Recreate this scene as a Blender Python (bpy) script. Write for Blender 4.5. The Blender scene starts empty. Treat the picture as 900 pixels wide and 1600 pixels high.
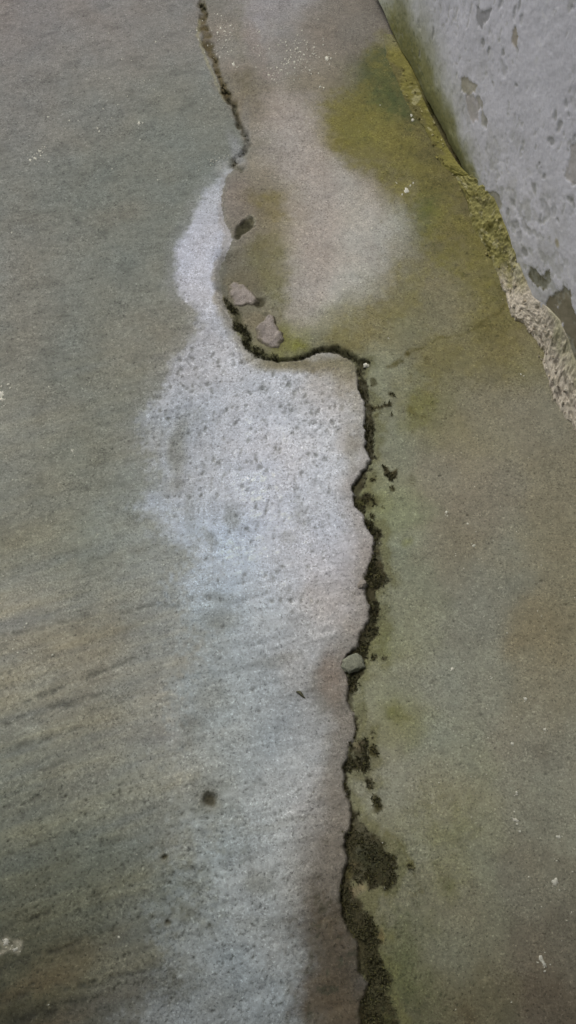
import bpy, math, random
import numpy as np

# ------------------------------------------------------------------ camera, sky, sun, exposure
random.seed(7)
rng = np.random.default_rng(11)
sc = bpy.context.scene
COL = sc.collection
CAM_H, TILT, FPX = 1.35, math.radians(22.0), 1331.0     # phone held at chest height, looking down at the floor
cam = bpy.data.cameras.new('camera')
cam_o = bpy.data.objects.new('camera', cam)
COL.objects.link(cam_o)
cam_o.location = (0, 0, CAM_H)
cam_o.rotation_euler = (TILT, 0, 0)
cam.sensor_fit = 'VERTICAL'
cam.sensor_height = 24.0
cam.lens = 24.0 * FPX / 1600.0
cam.clip_start = 0.01
cam.clip_end = 500.0
sc.camera = cam_o

SUN_EL, SUN_AZ = math.radians(52), math.radians(-38)     # azimuth from +Y, towards -X
world = bpy.data.worlds.new('World')
sc.world = world
world.use_nodes = True
wn = world.node_tree.nodes
sky = wn.new('ShaderNodeTexSky')
sky.sky_type = 'NISHITA'
sky.sun_disc = False
sky.sun_elevation = SUN_EL
sky.sun_rotation = SUN_AZ
sky.dust_density = 4.0
sky.air_density = 1.0
bg = wn['Background']
bg.inputs['Strength'].default_value = 0.085
world.node_tree.links.new(sky.outputs['Color'], bg.inputs['Color'])

sun = bpy.data.lights.new('sun', 'SUN')
sun.energy = 1.0
sun.angle = math.radians(28)
sun.color = (1.0, 0.975, 0.95)
sun_o = bpy.data.objects.new('sun', sun)
COL.objects.link(sun_o)
sun_o.rotation_euler = (math.pi / 2 - SUN_EL, 0, math.pi + (-SUN_AZ))
sun_o.location = (-2, 3, 5)

sc.view_settings.view_transform = 'Standard'
sc.view_settings.look = 'None'
sc.view_settings.gamma = 1.0
sc.view_settings.exposure = 0.3
sc.view_settings.use_curve_mapping = False

# ------------------------------------------------------------------ helpers
CT, ST = math.cos(TILT), math.sin(TILT)

def ray(px, py):
    u = (px - 450.0) / FPX
    v = (800.0 - py) / FPX
    return np.array((u, ST + v * CT, -CT + v * ST))

def W(px, py, z=0.0):
    """traced photograph point -> metres on the floor"""
    d = ray(px, py)
    k = (z - CAM_H) / d[2]
    return np.array((d[0] * k, d[1] * k))

def scale_at(px, py):
    return (abs(W(px + 1, py)[0] - W(px, py)[0]), abs(W(px, py + 1)[1] - W(px, py)[1]))

# wall foot line on the floor
WA = W(582, 0)
WB = W(902, 628)
WD = (WB - WA) / np.linalg.norm(WB - WA)            # along the wall, towards the viewer
WN = np.array((WD[1], -WD[0]))
if WN[0] > 0:
    WN = -WN                                          # out of the wall, towards the floor

def wall_sz(px, py):
    d = ray(px, py)
    k = (WA @ WN) / (d[0] * WN[0] + d[1] * WN[1])
    p = np.array((d[0] * k, d[1] * k))
    return np.array(((p - WA) @ WD, CAM_H + d[2] * k))

_tab = np.random.default_rng(5).random((256, 256)).astype(np.float32) * 2 - 1

def vnoise(x, y, seed=0):
    x = x + seed * 17.31
    y = y + seed * 9.77
    ix = np.floor(x).astype(np.int64)
    iy = np.floor(y).astype(np.int64)
    fx = (x - ix).astype(np.float32)
    fy = (y - iy).astype(np.float32)
    fx = fx * fx * (3 - 2 * fx)
    fy = fy * fy * (3 - 2 * fy)
    x0, x1 = ix & 255, (ix + 1) & 255
    y0, y1 = iy & 255, (iy + 1) & 255
    a = _tab[y0, x0]; b = _tab[y0, x1]; c = _tab[y1, x0]; d = _tab[y1, x1]
    return (a + (b - a) * fx) * (1 - fy) + (c + (d - c) * fx) * fy

def fbm(x, y, size, octaves=3, seed=0, gain=0.55):
    """noise of about -1..1, size = metres of the largest bump"""
    out = 0; amp = 1.0; tot = 0
    c, s = math.cos(0.6), math.sin(0.6)
    for o in range(octaves):
        out = out + amp * vnoise(x / size, y / size, seed + o * 3)
        tot += amp * 0.62
        amp *= gain
        x, y = c * x - s * y, s * x + c * y
        size *= 0.48
    return out / tot

def sstep(a, b, x):
    t = np.clip((x - a) / (b - a), 0, 1)
    return t * t * (3 - 2 * t)

def lin(c):
    c = np.asarray(c, dtype=np.float64) / 255.0
    return np.where(c <= 0.04045, c / 12.92, ((c + 0.055) / 1.055) ** 2.4)

SHADE_ROOF_Y = 1.45                                         # front edge of the unseen roof added to shade the floor
LIGHT = np.array((.806, .777, .778))                                          # light reaching the floor: observed colour / real colour

def daylight_share(y):
    """measured fall of daylight on this floor, under the added shade roof, to turn observed colours into real ones"""
    k = [W(450, 1600 * f)[1] for f in (1.0, .98, .9, .75, .6, .45, .3, .15, .03)]
    return np.interp(y, k, (.50, .52, .565, .67, .79, .875, .93, .975, 1.0))

READ = np.array((1.065, 1.075, 1.06))                # correction of the colours read by eye

def alb(c):
    return np.clip(lin(np.asarray(c) * READ) / LIGHT, 0.004, 0.85)

def seg_dist(X, Y, pts, closed):
    """distance to a polyline, plus inside flag when closed"""
    d = np.full(X.shape, 1e9)
    inside = np.zeros(X.shape, bool)
    n = len(pts)
    for i in range(n if closed else n - 1):
        ax, ay = pts[i]; bx, by = pts[(i + 1) % n]
        ex, ey = bx - ax, by - ay
        L2 = ex * ex + ey * ey + 1e-12
        t = np.clip(((X - ax) * ex + (Y - ay) * ey) / L2, 0, 1)
        d = np.minimum(d, (X - ax - t * ex) ** 2 + (Y - ay - t * ey) ** 2)
        if closed and by != ay:
            cond = (ay > Y) != (by > Y)
            inside ^= cond & (X < ex * (Y - ay) / (by - ay) + ax)
    return np.sqrt(d), inside

class Field:
    """height and colour of a surface on a tensor grid of metres"""
    def __init__(self, xs, ys, proj, scl):
        self.xs, self.ys = xs, ys
        self.X, self.Y = np.meshgrid(xs, ys)
        self.H = np.zeros(self.X.shape)
        self.C = np.zeros(self.X.shape + (3,))
        self.pore = np.zeros(self.X.shape)
        self.moss = np.zeros(self.X.shape)
        self.proj, self.scl = proj, scl
        self.share = np.ones(self.X.shape + (1,))
        X, Y = self.X, self.Y
        self.wx = {1: fbm(X, Y, .010, 3, 21) * .0022, 2: fbm(X, Y, .035, 4, 22) * .0075, 3: fbm(X, Y, .12, 4, 23) * .026, 0: np.zeros(X.shape)}
        self.wy = {1: fbm(X, Y, .010, 3, 31) * .0022, 2: fbm(X, Y, .035, 4, 32) * .0075, 3: fbm(X, Y, .12, 4, 33) * .026, 0: np.zeros(X.shape)}

    def box(self, x0, x1, y0, y1):
        i0, i1 = np.searchsorted(self.xs, (x0, x1))
        j0, j1 = np.searchsorted(self.ys, (y0, y1))
        return (slice(j0, j1), slice(i0, i1))

    def poly(self, pts, soft, warp=1):
        """mask of a traced outline; soft = edge half-width in metres"""
        p = [self.proj(*q) for q in pts]
        a = np.array(p); m = .065
        s = self.box(a[:, 0].min() - m, a[:, 0].max() + m, a[:, 1].min() - m, a[:, 1].max() + m)
        X = self.X[s] + self.wx[warp][s]; Y = self.Y[s] + self.wy[warp][s]
        d, ins = seg_dist(X, Y, p, True)
        return s, sstep(-soft, soft, np.where(ins, d, -d))

    def sdf(self, pts, warp=1, m=.25):
        p = [self.proj(*q) for q in pts]
        a = np.array(p)
        s = self.box(a[:, 0].min() - m, a[:, 0].max() + m, a[:, 1].min() - m, a[:, 1].max() + m)
        d, ins = seg_dist(self.X[s] + self.wx[warp][s], self.Y[s] + self.wy[warp][s], p, True)
        return s, np.where(ins, d, -d)

    def line(self, pts, soft, warp=1, wdef=3.0):
        """mask along traced points (px, py[, half width px])"""
        p = np.array([self.proj(q[0], q[1]) for q in pts])
        w = np.array([(q[2] if len(q) > 2 else wdef) * self.scl(q[0], q[1])[0] for q in pts])
        m = w.max() + soft * 2 + .03
        s = self.box(p[:, 0].min() - m, p[:, 0].max() + m, p[:, 1].min() - m, p[:, 1].max() + m)
        X = self.X[s] + self.wx[warp][s]; Y = self.Y[s] + self.wy[warp][s]
        best = np.full(X.shape, -1e9)
        for i in range(len(p) - 1):
            e = p[i + 1] - p[i]
            t = np.clip(((X - p[i, 0]) * e[0] + (Y - p[i, 1]) * e[1]) / (e @ e + 1e-12), 0, 1)
            d = np.hypot(X - p[i, 0] - t * e[0], Y - p[i, 1] - t * e[1])
            best = np.maximum(best, (w[i] + (w[i + 1] - w[i]) * t) - d)
        return s, sstep(-soft, soft, best)

    def blob(self, px, py, rx, ry=None, ang=0, warp=1, hard=.35):
        ry = rx if ry is None else ry
        c = self.proj(px, py); k = self.scl(px, py)
        ax, ay = rx * k[0], ry * k[1]
        m = max(ax, ay) * 1.6 + .03
        s = self.box(c[0] - m, c[0] + m, c[1] - m, c[1] + m)
        dx = self.X[s] + self.wx[warp][s] - c[0]; dy = self.Y[s] + self.wy[warp][s] - c[1]
        ca, sa = math.cos(ang), math.sin(ang)
        u = (dx * ca + dy * sa) / ax; v = (-dx * sa + dy * ca) / ay
        return s, 1 - sstep(1 - hard, 1 + hard, np.hypot(u, v))

    def paint(self, sm, colour, a=1.0):
        s, m = sm
        m = (m * a)[..., None]
        self.C[s] = self.C[s] * (1 - m) + alb(colour) / self.share[s] * m

def axis(lo, hi, step, far_lo, far_hi, grow=1.16):
    core = np.arange(lo, hi, step)
    out = []; x, d = core[-1], step
    while x < far_hi:
        d *= grow; x += d; out.append(x)
    pre = []; x, d = core[0], step
    while x > far_lo:
        d *= grow; x -= d; pre.append(x)
    return np.concatenate((pre[::-1], core, out))

def mesh_from(name, co, quads, mat, parent=None, attrs=None, smooth=True):
    me = bpy.data.meshes.new(name)
    nv, nf = len(co), len(quads)
    me.vertices.add(nv)
    me.vertices.foreach_set('co', np.ascontiguousarray(co, dtype=np.float32).ravel())
    k = quads.shape[1]
    me.loops.add(nf * k)
    me.loops.foreach_set('vertex_index', np.ascontiguousarray(quads, dtype=np.int32).ravel())
    me.polygons.add(nf)
    me.polygons.foreach_set('loop_start', np.arange(nf, dtype=np.int32) * k)
    me.polygons.foreach_set('use_smooth', np.full(nf, smooth))
    for an, (ty, val) in (attrs or {}).items():
        at = me.attributes.new(an, ty, 'POINT')
        if ty == 'FLOAT_COLOR':
            v = np.ones((nv, 4), np.float32); v[:, :3] = val
            at.data.foreach_set('color', v.ravel())
        else:
            at.data.foreach_set('value', np.ascontiguousarray(val, dtype=np.float32))
    me.update(calc_edges=True)
    me.materials.append(mat)
    o = bpy.data.objects.new(name, me)
    COL.objects.link(o)
    o.parent = parent
    return o

def grid_quads(ny, nx):
    i = np.arange(ny * nx).reshape(ny, nx)
    return np.stack((i[:-1, :-1], i[:-1, 1:], i[1:, 1:], i[1:, :-1]), -1).reshape(-1, 4)

def empty(name, loc=(0, 0, 0)):
    o = bpy.data.objects.new(name, None)
    o.empty_display_size = 0.05
    o.location = loc
    COL.objects.link(o)
    return o

def tag(o, label=None, cat=None, group=None, kind=None):
    if label: o['label'] = label
    if cat: o['category'] = cat
    if group: o['group'] = group
    if kind: o['kind'] = kind
    return o

# ------------------------------------------------------------------ materials
def surface_material(name, grain=.30, bump=.5, rough=.88, pores=True, grain_size=300.0):
    """painted colour of the surface x fine grain, dark pores, fine relief"""
    m = bpy.data.materials.new(name); m.use_nodes = True
    nt = m.node_tree; N = nt.nodes; L = nt.links.new
    b = N['Principled BSDF']
    at = N.new('ShaderNodeAttribute'); at.attribute_name = 'stain'
    tc = N.new('ShaderNodeTexCoord')
    def noise(sc_, det, ro=.6):
        n = N.new('ShaderNodeTexNoise'); n.inputs['Scale'].default_value = sc_
        n.inputs['Detail'].default_value = det; n.inputs['Roughness'].default_value = ro
        L(tc.outputs['Object'], n.inputs['Vector']); return n
    def rng_(src, a, b_, c, d):
        r = N.new('ShaderNodeMapRange'); r.inputs[1].default_value = a; r.inputs[2].default_value = b_
        r.inputs[3].default_value = c; r.inputs[4].default_value = d; L(src, r.inputs[0]); return r.outputs[0]
    n1 = noise(grain_size, 4, .7); n2 = noise(90, 5, .65)
    g1 = rng_(n1.outputs['Fac'], .34, .66, 1 - grain, 1 + grain)
    g2 = rng_(n2.outputs['Fac'], .3, .7, 1 - grain * .35, 1 + grain * .35)
    n6 = noise(16, 3, .6)
    gs = rng_(n6.outputs['Fac'], .35, .65, .35, 1.15)
    gm = N.new('ShaderNodeMapRange'); gm.inputs[1].default_value = 0; gm.inputs[2].default_value = 1; gm.clamp = False
    gm.inputs[3].default_value = 1.0; L(gs, gm.inputs[0]); L(g1, gm.inputs[4])
    g1 = gm.outputs[0]
    mu = N.new('ShaderNodeMath'); mu.operation = 'MULTIPLY'; L(g1, mu.inputs[0]); L(g2, mu.inputs[1])
    mx = N.new('ShaderNodeVectorMath'); mx.operation = 'SCALE'
    L(at.outputs['Color'], mx.inputs[0]); L(mu.outputs[0], mx.inputs['Scale'])
    colour = mx.outputs[0]
    height = n1.outputs['Fac']
    if pores:                                         # dark and pale sand grains everywhere
        n4 = noise(250, 3, .6); n5 = noise(270, 2, .55)
        n5.inputs['Distortion'].default_value = .6
        dk_ = rng_(n4.outputs['Fac'], .58, .68, 1, .52); lt_ = rng_(n5.outputs['Fac'], .60, .70, 1, 1.5)
        m2 = N.new('ShaderNodeMath'); m2.operation = 'MULTIPLY'; L(dk_, m2.inputs[0]); L(lt_, m2.inputs[1])
        m3 = N.new('ShaderNodeVectorMath'); m3.operation = 'SCALE'; L(colour, m3.inputs[0]); L(m2.outputs[0], m3.inputs['Scale'])
        colour = m3.outputs[0]
    if pores:
        pa = N.new('ShaderNodeAttribute'); pa.attribute_name = 'pore'
        n3 = noise(260, 2, .5)
        p = rng_(n3.outputs['Fac'], .61, .70, 0, 1)
        pm = N.new('ShaderNodeMath'); pm.operation = 'MULTIPLY'; L(p, pm.inputs[0]); L(pa.outputs['Fac'], pm.inputs[1])
        mi = N.new('ShaderNodeMix'); mi.data_type = 'RGBA'
        L(pm.outputs[0], mi.inputs['Factor']); L(colour, mi.inputs['A'])
        mi.inputs['B'].default_value = (.13, .13, .125, 1)
        colour = mi.outputs['Result']
        sub = N.new('ShaderNodeMath'); sub.operation = 'SUBTRACT'; L(height, sub.inputs[0]); L(pm.outputs[0], sub.inputs[1])
        height = sub.outputs[0]
    L(colour, b.inputs['Base Color'])
    bp = N.new('ShaderNodeBump'); bp.inputs['Strength'].default_value = bump; bp.inputs['Distance'].default_value = .0012
    L(height, bp.inputs['Height']); L(bp.outputs['Normal'], b.inputs['Normal'])
    rr = rng_(n2.outputs['Fac'], .3, .7, rough - .08, rough + .08)
    L(rr, b.inputs['Roughness'])
    b.inputs['Specular IOR Level'].default_value = .3
    return m

def plain_material(name, colour, var=.25, rough=.9, size=300):
    m = bpy.data.materials.new(name); m.use_nodes = True
    nt = m.node_tree; N = nt.nodes; L = nt.links.new
    b = N['Principled BSDF']
    tc = N.new('ShaderNodeTexCoord')
    n = N.new('ShaderNodeTexNoise'); n.inputs['Scale'].default_value = size; n.inputs['Detail'].default_value = 4
    L(tc.outputs['Object'], n.inputs['Vector'])
    r = N.new('ShaderNodeValToRGB')
    c = np.asarray(colour)
    r.color_ramp.elements[0].position = .3; r.color_ramp.elements[0].color = (*(c * (1 - var)), 1)
    r.color_ramp.elements[1].position = .7; r.color_ramp.elements[1].color = (*np.minimum(c * (1 + var), .9), 1)
    L(n.outputs['Fac'], r.inputs['Fac']); L(r.outputs['Color'], b.inputs['Base Color'])
    bp = N.new('ShaderNodeBump'); bp.inputs['Strength'].default_value = .5; bp.inputs['Distance'].default_value = .001
    L(n.outputs['Fac'], bp.inputs['Height']); L(bp.outputs['Normal'], b.inputs['Normal'])
    b.inputs['Roughness'].default_value = rough
    b.inputs['Specular IOR Level'].default_value = .25
    return m

M_FLOOR = surface_material('stained_concrete')
M_WALL = surface_material('old_white_paint', grain=.09, bump=.6, pores=False, grain_size=190)
M_MORTAR = surface_material('crumbling_mortar', grain=.2, bump=.8, pores=False, grain_size=380)
M_MOSS = surface_material('crack_moss', grain=.15, bump=.4, pores=False)
M_FLECK = plain_material('pale_paint_drip', alb((186, 182, 172)), .2, .8)
M_CHIP = plain_material('concrete_chip', alb((132, 124, 118)), .22)
M_STONE = plain_material('grey_stone', alb((108, 108, 96)) / .85, .3, size=420)
M_TWIG = plain_material('dry_twig', alb((84, 82, 66)), .3)
M_BLOCKER = plain_material('shade_blocker_grey', (.3, .29, .27), .15, size=40)

# ------------------------------------------------------------------ the floor: colour and relief in metres
F = Field(axis(-.74, .66, .0022, -7, 7), axis(-.27, 1.86, .0022, -7, 9), lambda a, b: W(a, b), scale_at)
X, Y = F.X, F.Y
F.share = daylight_share(Y)[..., None]

# line of the crack that parts the two slabs
SPLIT = [(300, -160), (303, -60), (313, 0), (318, 50), (330, 90), (345, 140), (360, 165), (370, 188), (380, 212), (386, 232), (378, 252), (354, 275), (345, 310), (350, 345), (364, 375),
         (352, 400), (341, 425), (348, 465), (358, 490), (372, 522), (396, 548), (430, 563), (470, 561), (490, 552), (520, 548), (545, 560), (556, 572), (559, 590),
         (562, 607), (571, 629), (572, 669), (573, 700), (582, 717), (570, 736), (552, 759), (557, 792), (567, 805), (572, 819), (587, 841), (585, 866), (580, 890),
         (571, 902), (574, 915), (573, 928), (580, 947), (580, 967), (566, 991), (559, 1013), (545, 1026), (537, 1040), (546, 1058), (544, 1080), (544, 1096), (556, 1123),
         (559, 1139), (555, 1154), (546, 1167), (540, 1199), (541, 1214), (541, 1234), (548, 1254), (550, 1275), (547, 1300), (540, 1325), (544, 1349), (536, 1380), (534, 1402),
         (538, 1430), (550, 1458), (562, 1480), (563, 1518), (579, 1540), (568, 1567), (566, 1600), (572, 1680), (560, 1760)]
SPLIT_W = [W(*p) for p in SPLIT]
far_top, far_bot = np.array((SPLIT_W[0][0] - .4, 12.0)), np.array((SPLIT_W[-1][0] + .1, -12.0))
left_poly = [np.array((-20, 12.0)), far_top] + SPLIT_W + [far_bot, np.array((-20, -12.0))]
Xw = X + F.wx[1] * .8; Yw = Y + F.wy[1] * .8
CD = np.full(X.shape, 9.0); LEFT = np.zeros(X.shape, bool)
_, LEFT = seg_dist(Xw, Yw, left_poly, True)
sbox = F.box(-.5, .6, -.3, 2.1)
d_, _ = seg_dist(Xw[sbox], Yw[sbox], SPLIT_W, False)
CD[sbox] = d_                                         # metres from the crack line

# ---- broad colour of each slab, from colour samples (photo position, colour)
LEFT_S = """30 30 118 110 106;150 30 122 114 108;280 40 118 112 105;30 150 115 111 104;150 150 112 112 103;280 170 110 113 102;30 300 108 108 98;150 300 103 107 97;260 290 103 107 97;30 420 108 106 97;150 420 101 104 94;250 400 103 106 96;30 540 100 99 88;150 560 96 98 87;270 530 104 102 90;30 700 102 99 86;130 680 94 95 83;210 640 96 97 85;60 820 95 94 80;180 820 94 95 83;250 880 105 104 94;40 950 112 104 90;150 960 102 96 80;260 960 110 105 95;40 1060 108 100 84;130 1040 107 98 80;250 1080 110 102 93;40 1180 98 95 82;150 1170 104 98 82;260 1170 112 107 97;40 1290 88 87 75;150 1300 92 90 76;260 1300 103 98 84;40 1400 78 77 60;150 1410 82 80 62;240 1420 86 83 68;40 1500 66 62 42;130 1500 68 62 40;220 1500 76 70 54;30 1580 48 43 28;120 1580 52 46 30;210 1580 70 66 56"""
EFF_S = """320 300 150 150 150;300 380 165 165 172;300 440 160 160 165;330 520 158 157 158;300 600 150 150 152;400 620 168 167 168;500 620 165 163 162;260 680 140 142 143;350 700 165 165 168;450 720 170 170 175;520 720 165 163 160;270 780 145 147 148;350 800 160 163 168;450 820 168 170 177;530 850 160 155 155;320 880 150 157 165;430 900 160 163 168;530 920 152 145 143;330 980 135 140 140;430 1000 140 145 150;500 980 150 147 145;340 1060 128 132 132;430 1080 132 138 142;500 1080 118 110 103;350 1150 125 127 124;450 1170 135 138 140;350 1250 112 112 106;450 1250 130 132 133;520 1250 118 112 108;330 1360 110 114 114;430 1360 118 120 120;510 1340 108 103 98;320 1450 98 100 98;420 1460 106 109 110;470 1430 100 100 98;300 1560 86 88 88;420 1560 92 95 96;470 1580 80 80 78"""
RIGHT_S = """350 30 110 104 96;370 80 118 110 104;400 30 130 125 128;430 60 128 122 120;470 90 122 114 107;540 40 110 102 95;500 130 110 102 88;380 120 105 98 85;400 160 112 103 90;450 180 135 127 122;420 240 118 110 98;480 260 138 130 125;540 300 140 132 127;590 370 148 145 142;370 310 118 107 102;420 320 108 100 78;470 340 132 123 112;360 370 110 103 95;420 400 112 106 85;520 380 143 134 130;470 440 135 128 122;530 440 145 143 138;430 470 112 110 92;390 430 95 90 72;480 510 118 113 98;450 525 105 103 60;560 490 118 114 98;560 180 100 94 52;600 130 72 78 50;630 180 88 82 52;600 230 105 97 65;650 250 92 84 52;620 300 112 105 80;690 290 95 86 58;650 340 82 82 48;700 360 98 90 62;620 400 108 100 78;680 430 108 101 78;740 420 100 92 60;620 500 106 100 72;690 500 108 102 80;770 470 98 92 60;560 520 104 97 62;600 560 118 117 98;650 580 112 108 88;720 570 104 97 70;800 560 106 99 72;670 640 102 97 66;620 650 115 113 97;740 660 113 106 88;840 650 112 105 90;600 690 112 110 93;660 720 114 108 95;760 760 112 105 92;860 760 110 102 85;610 780 112 114 90;620 870 110 111 95;700 850 110 103 88;790 870 108 104 92;860 860 110 101 82;640 950 112 110 94;740 950 108 105 95;840 980 106 97 78;600 1000 108 105 80;640 1060 106 103 90;740 1080 105 103 93;850 1080 102 96 82;590 1110 105 102 88;620 1120 98 96 66;700 1160 102 101 90;840 1160 100 95 84;620 1220 102 99 88;720 1230 98 94 78;840 1260 95 91 80;640 1290 98 95 80;720 1330 96 93 78;840 1380 88 83 72;640 1430 92 88 72;720 1450 90 86 72;850 1480 82 75 64;630 1510 82 78 58;720 1550 76 70 54;850 1570 68 60 50;670 1590 70 66 52"""

TRIM = {'left': ((0, 250, 420, 680, 850, 1040, 1300, 1450, 1600), (.97, .98, 1.04, 1.14, 1.15, 1.15, 1.08, 1.09, 1.12)),
        'bloom': ((0, 1080, 1250, 1460, 1600), (1, 1, 1.10, 1.21, 1.22)),
        'right': ((0, 900, 1100, 1260, 1400, 1500, 1600), (1, 1, 1.08, 1.14, 1.09, 1.05, 1.10))}
def broad(txt, sig, grey=0.0, trim='left'):
    acc = np.zeros(X.shape + (3,)); tot = np.zeros(X.shape)
    x2 = X + F.wx[3] + F.wx[2]; y2 = Y + F.wy[3] + F.wy[2]
    for row in txt.split(';'):
        px, py, r, g, b = [float(t) for t in row.split()]
        k_ = np.interp(py, *TRIM[trim]); r, g, b = r * k_, g * k_, b * k_
        g_ = (r + g + b) / 3; r, g, b = [t + (g_ - t) * grey for t in (r, g, b)]
        c = W(px, py); k = scale_at(px, py)
        s = (sig * k[0], sig * k[1])
        w = np.exp(-.5 * (((x2 - c[0]) / s[0]) ** 2 + ((y2 - c[1]) / s[1]) ** 2)) + 1e-7 / (.01 + (x2 - c[0]) ** 2 + (y2 - c[1]) ** 2)
        acc += w[..., None] * (alb((r, g, b)) / daylight_share(c[1])); tot += w
    return acc / tot[..., None]

bl = np.where(LEFT, .5 + .5 * (1 - np.exp(-CD / .010)), .5 * np.exp(-CD / .010))
bl = np.where((Y > 1.02) & (Y < 1.36), bl, LEFT * 1.0)[..., None]
F.C = broad(LEFT_S, 55, .42) * np.stack((np.interp(Y, (.1, .7), (1.02, 1.09)), np.full(X.shape, 1.085), np.full(X.shape, 1.10)), -1) * bl + broad(RIGHT_S, 30, .14, 'right') * np.stack((np.interp(Y, (.2, .9), (1.02, 1.05)), np.full(X.shape, 1.06), np.full(X.shape, 1.05)), -1) * (1 - bl)

# ---- trowel and broom streaks of the left slab (run up to the right)
ang = math.radians(17)
u = X * math.cos(ang) + Y * math.sin(ang); v = -X * math.sin(ang) + Y * math.cos(ang)
streak = fbm(u * .12, v, .016, 3, 41)
streak2 = fbm(u * .07, v + .004 * fbm(u, v, .1, 2, 3), .035, 2, 44)
low = LEFT * (1 - sstep(.25, .75, Y)) * (1 - sstep(-.02, .16, X + .12 * Y))
mid = LEFT * (1 - sstep(.8, 1.0, Y)) * .35
amp = np.maximum(low, mid * (1 - low))
F.H += amp * (streak * .00035 + streak2 * .0004)
dk = np.clip(streak * .6 + streak2 * .5, -1, 1)
F.C *= (1 + amp * .15 * dk)[..., None]
F.C[..., 2] *= 1 - amp * .10 * dk; F.C[..., 0] *= 1 + amp * .04 * dk
STREAKS = [[(-20, 1116, 2), (60, 1092, 4), (140, 1056, 4), (215, 1028, 2)], [(-20, 1142, 3), (70, 1112, 5), (150, 1088, 3), (200, 1072, 1)], [(-20, 1000, 2), (50, 985, 2), (110, 970, 1)],
           [(-20, 1270, 3), (50, 1252, 3), (120, 1228, 1)], [(-20, 1340, 3), (30, 1330, 4), (60, 1318, 1)], [(-20, 1462, 4), (60, 1432, 4), (110, 1414, 3), (160, 1395, 1)], [(-20, 1520, 6), (40, 1500, 6), (100, 1482, 4), (160, 1460, 2)],
           [(-20, 1568, 6), (40, 1556, 7), (110, 1542, 5), (190, 1525, 3), (250, 1516, 1)], [(20, 1600, 6), (110, 1570, 4), (180, 1550, 2)], [(-20, 1225, 2), (50, 1208, 2), (110, 1190, 1)], [(-20, 1180, 2), (60, 1160, 2), (130, 1135, 1)],
           [(-20, 1060, 2), (40, 1045, 3), (90, 1025, 1)], [(190, 960, 1), (240, 945, 2), (280, 948, 1)], [(60, 500, 1), (85, 495, 2), (110, 493, 1)]]
for s_ in STREAKS:
    s, m = F.line([(q[0], q[1], q[2] * 1.15) for q in s_], .0050, 1)
    rag = np.clip(.45 + .75 * fbm(X[s], Y[s], .0075, 2, 61) + .5 * fbm(X[s], Y[s], .03, 2, 62), 0, 1)
    m = m * rag
    F.paint((s, m), (78, 78, 72) if s_[0][1] < 1300 else (46, 46, 40), .75)
    F.H[s] -= .0016 * m
# olive and rust tints of the low left corner
for px, py, rx, ry, c, a in [(150, 1000, 60, 30, (118, 102, 76), .5), (60, 1010, 50, 22, (126, 116, 100), .5), (150, 1340, 80, 40, (84, 86, 62), .5), (200, 1400, 70, 45, (84, 80, 52), .5), (110, 1500, 60, 18, (84, 68, 46), .6),
                             (60, 1530, 60, 14, (92, 76, 54), .6), (90, 1590, 60, 10, (84, 68, 44), .6), (180, 1550, 60, 14, (86, 72, 52), .6), (250, 1130, 45, 18, (112, 98, 90), .5), (60, 1360, 60, 25, (82, 84, 78), .45), (170, 1080, 60, 16, (92, 96, 92), .5),
                             (110, 720, 60, 40, (108, 104, 84), .5), (60, 520, 60, 30, (112, 106, 96), .5), (180, 340, 60, 14, (116, 108, 98), .5), (40, 345, 60, 10, (116, 110, 100), .4)]:
    F.paint(F.blob(px, py, rx, ry, .3, 3, .8), c, a * .28)

# ---- white lime bloom on the left slab
EFF = [(352, 262), (322, 297), (302, 330), (286, 370), (270, 420), (276, 455), (308, 478), (316, 505), (292, 545), (266, 570), (246, 610), (226, 655), (230, 700), (238, 750), (232, 790), (262, 830), (298, 880), (292, 940), (288, 1000),
       (290, 1060), (284, 1120), (308, 1200), (316, 1270), (314, 1350), (296, 1420), (270, 1490), (250, 1560), (235, 1660), (640, 1660), (640, 262)]
effc = np.clip(broad(EFF_S, 50, 0, 'bloom') * np.stack((np.full(X.shape, 1.05), np.full(X.shape, 1.07), np.interp(Y, (0, .3, .6), (1.12, 1.13, 1.17))), -1), 0, .85)
s, sd = F.sdf(EFF, 2)
Xs, Ys = X[s], Y[s]
softw = np.interp(Ys, (-.2, .30, .55, .75, 1.0, 1.3), (.060, .055, .040, .016, .011, .012))
nz = .95 * fbm(Xs, Ys, .045, 4, 71) + .55 * fbm(Xs, Ys, .007, 3, 73)
edge = sstep(-1.1, 1.1, sd / softw + nz * .75) * LEFT[s]
veil = sstep(-3.2, 1.0, sd / softw + nz * .5) * LEFT[s] * .22           # thin salt haze past the edge
edge = np.maximum(edge, veil)
F.C[s] = F.C[s] * (1 - edge[..., None]) + effc[s] * edge[..., None]
EM = np.zeros(X.shape); EM[s] = edge
dens = EM * np.interp(Y, (-.2, .05, .3, .55, .9, 1.15, 1.4), (.30, .35, .55, .95, 1.0, .25, .1))
F.pore = np.clip(dens, 0, 1) * .5
# bare, greyer windows in the bloom
for px, py, rx, ry, an, a in [(275, 700, 16, 46, 0, .75), (300, 800, 10, 40, .1, .35), (362, 808, 12, 22, 0, .55), (325, 838, 9, 18, .3, .55), (345, 965, 30, 16, 0, .5), (345, 935, 26, 10, .0, .4), (408, 1380, 22, 22, .4, .55), (470, 800, 10, 30, .2, .28), (450, 840, 14, 12, 0, .3),
                              (300, 650, 26, 14, .5, .3), (245, 690, 10, 30, 0, .3), (270, 760, 18, 12, 0, .45), (430, 1030, 40, 10, .2, .3), (330, 1090, 26, 24, .0, .4), (300, 1140, 20, 20, 0, .4), (420, 1440, 40, 12, .2, .3), (330, 1230, 34, 14, .2, .4), (430, 1290, 60, 8, .2, .3), (350, 1560, 40, 12, .3, .25)]:
    F.paint(F.blob(px, py, rx, ry, an, 2, .6), (112, 112, 106) if py < 1100 else (92, 92, 86), a)
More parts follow.
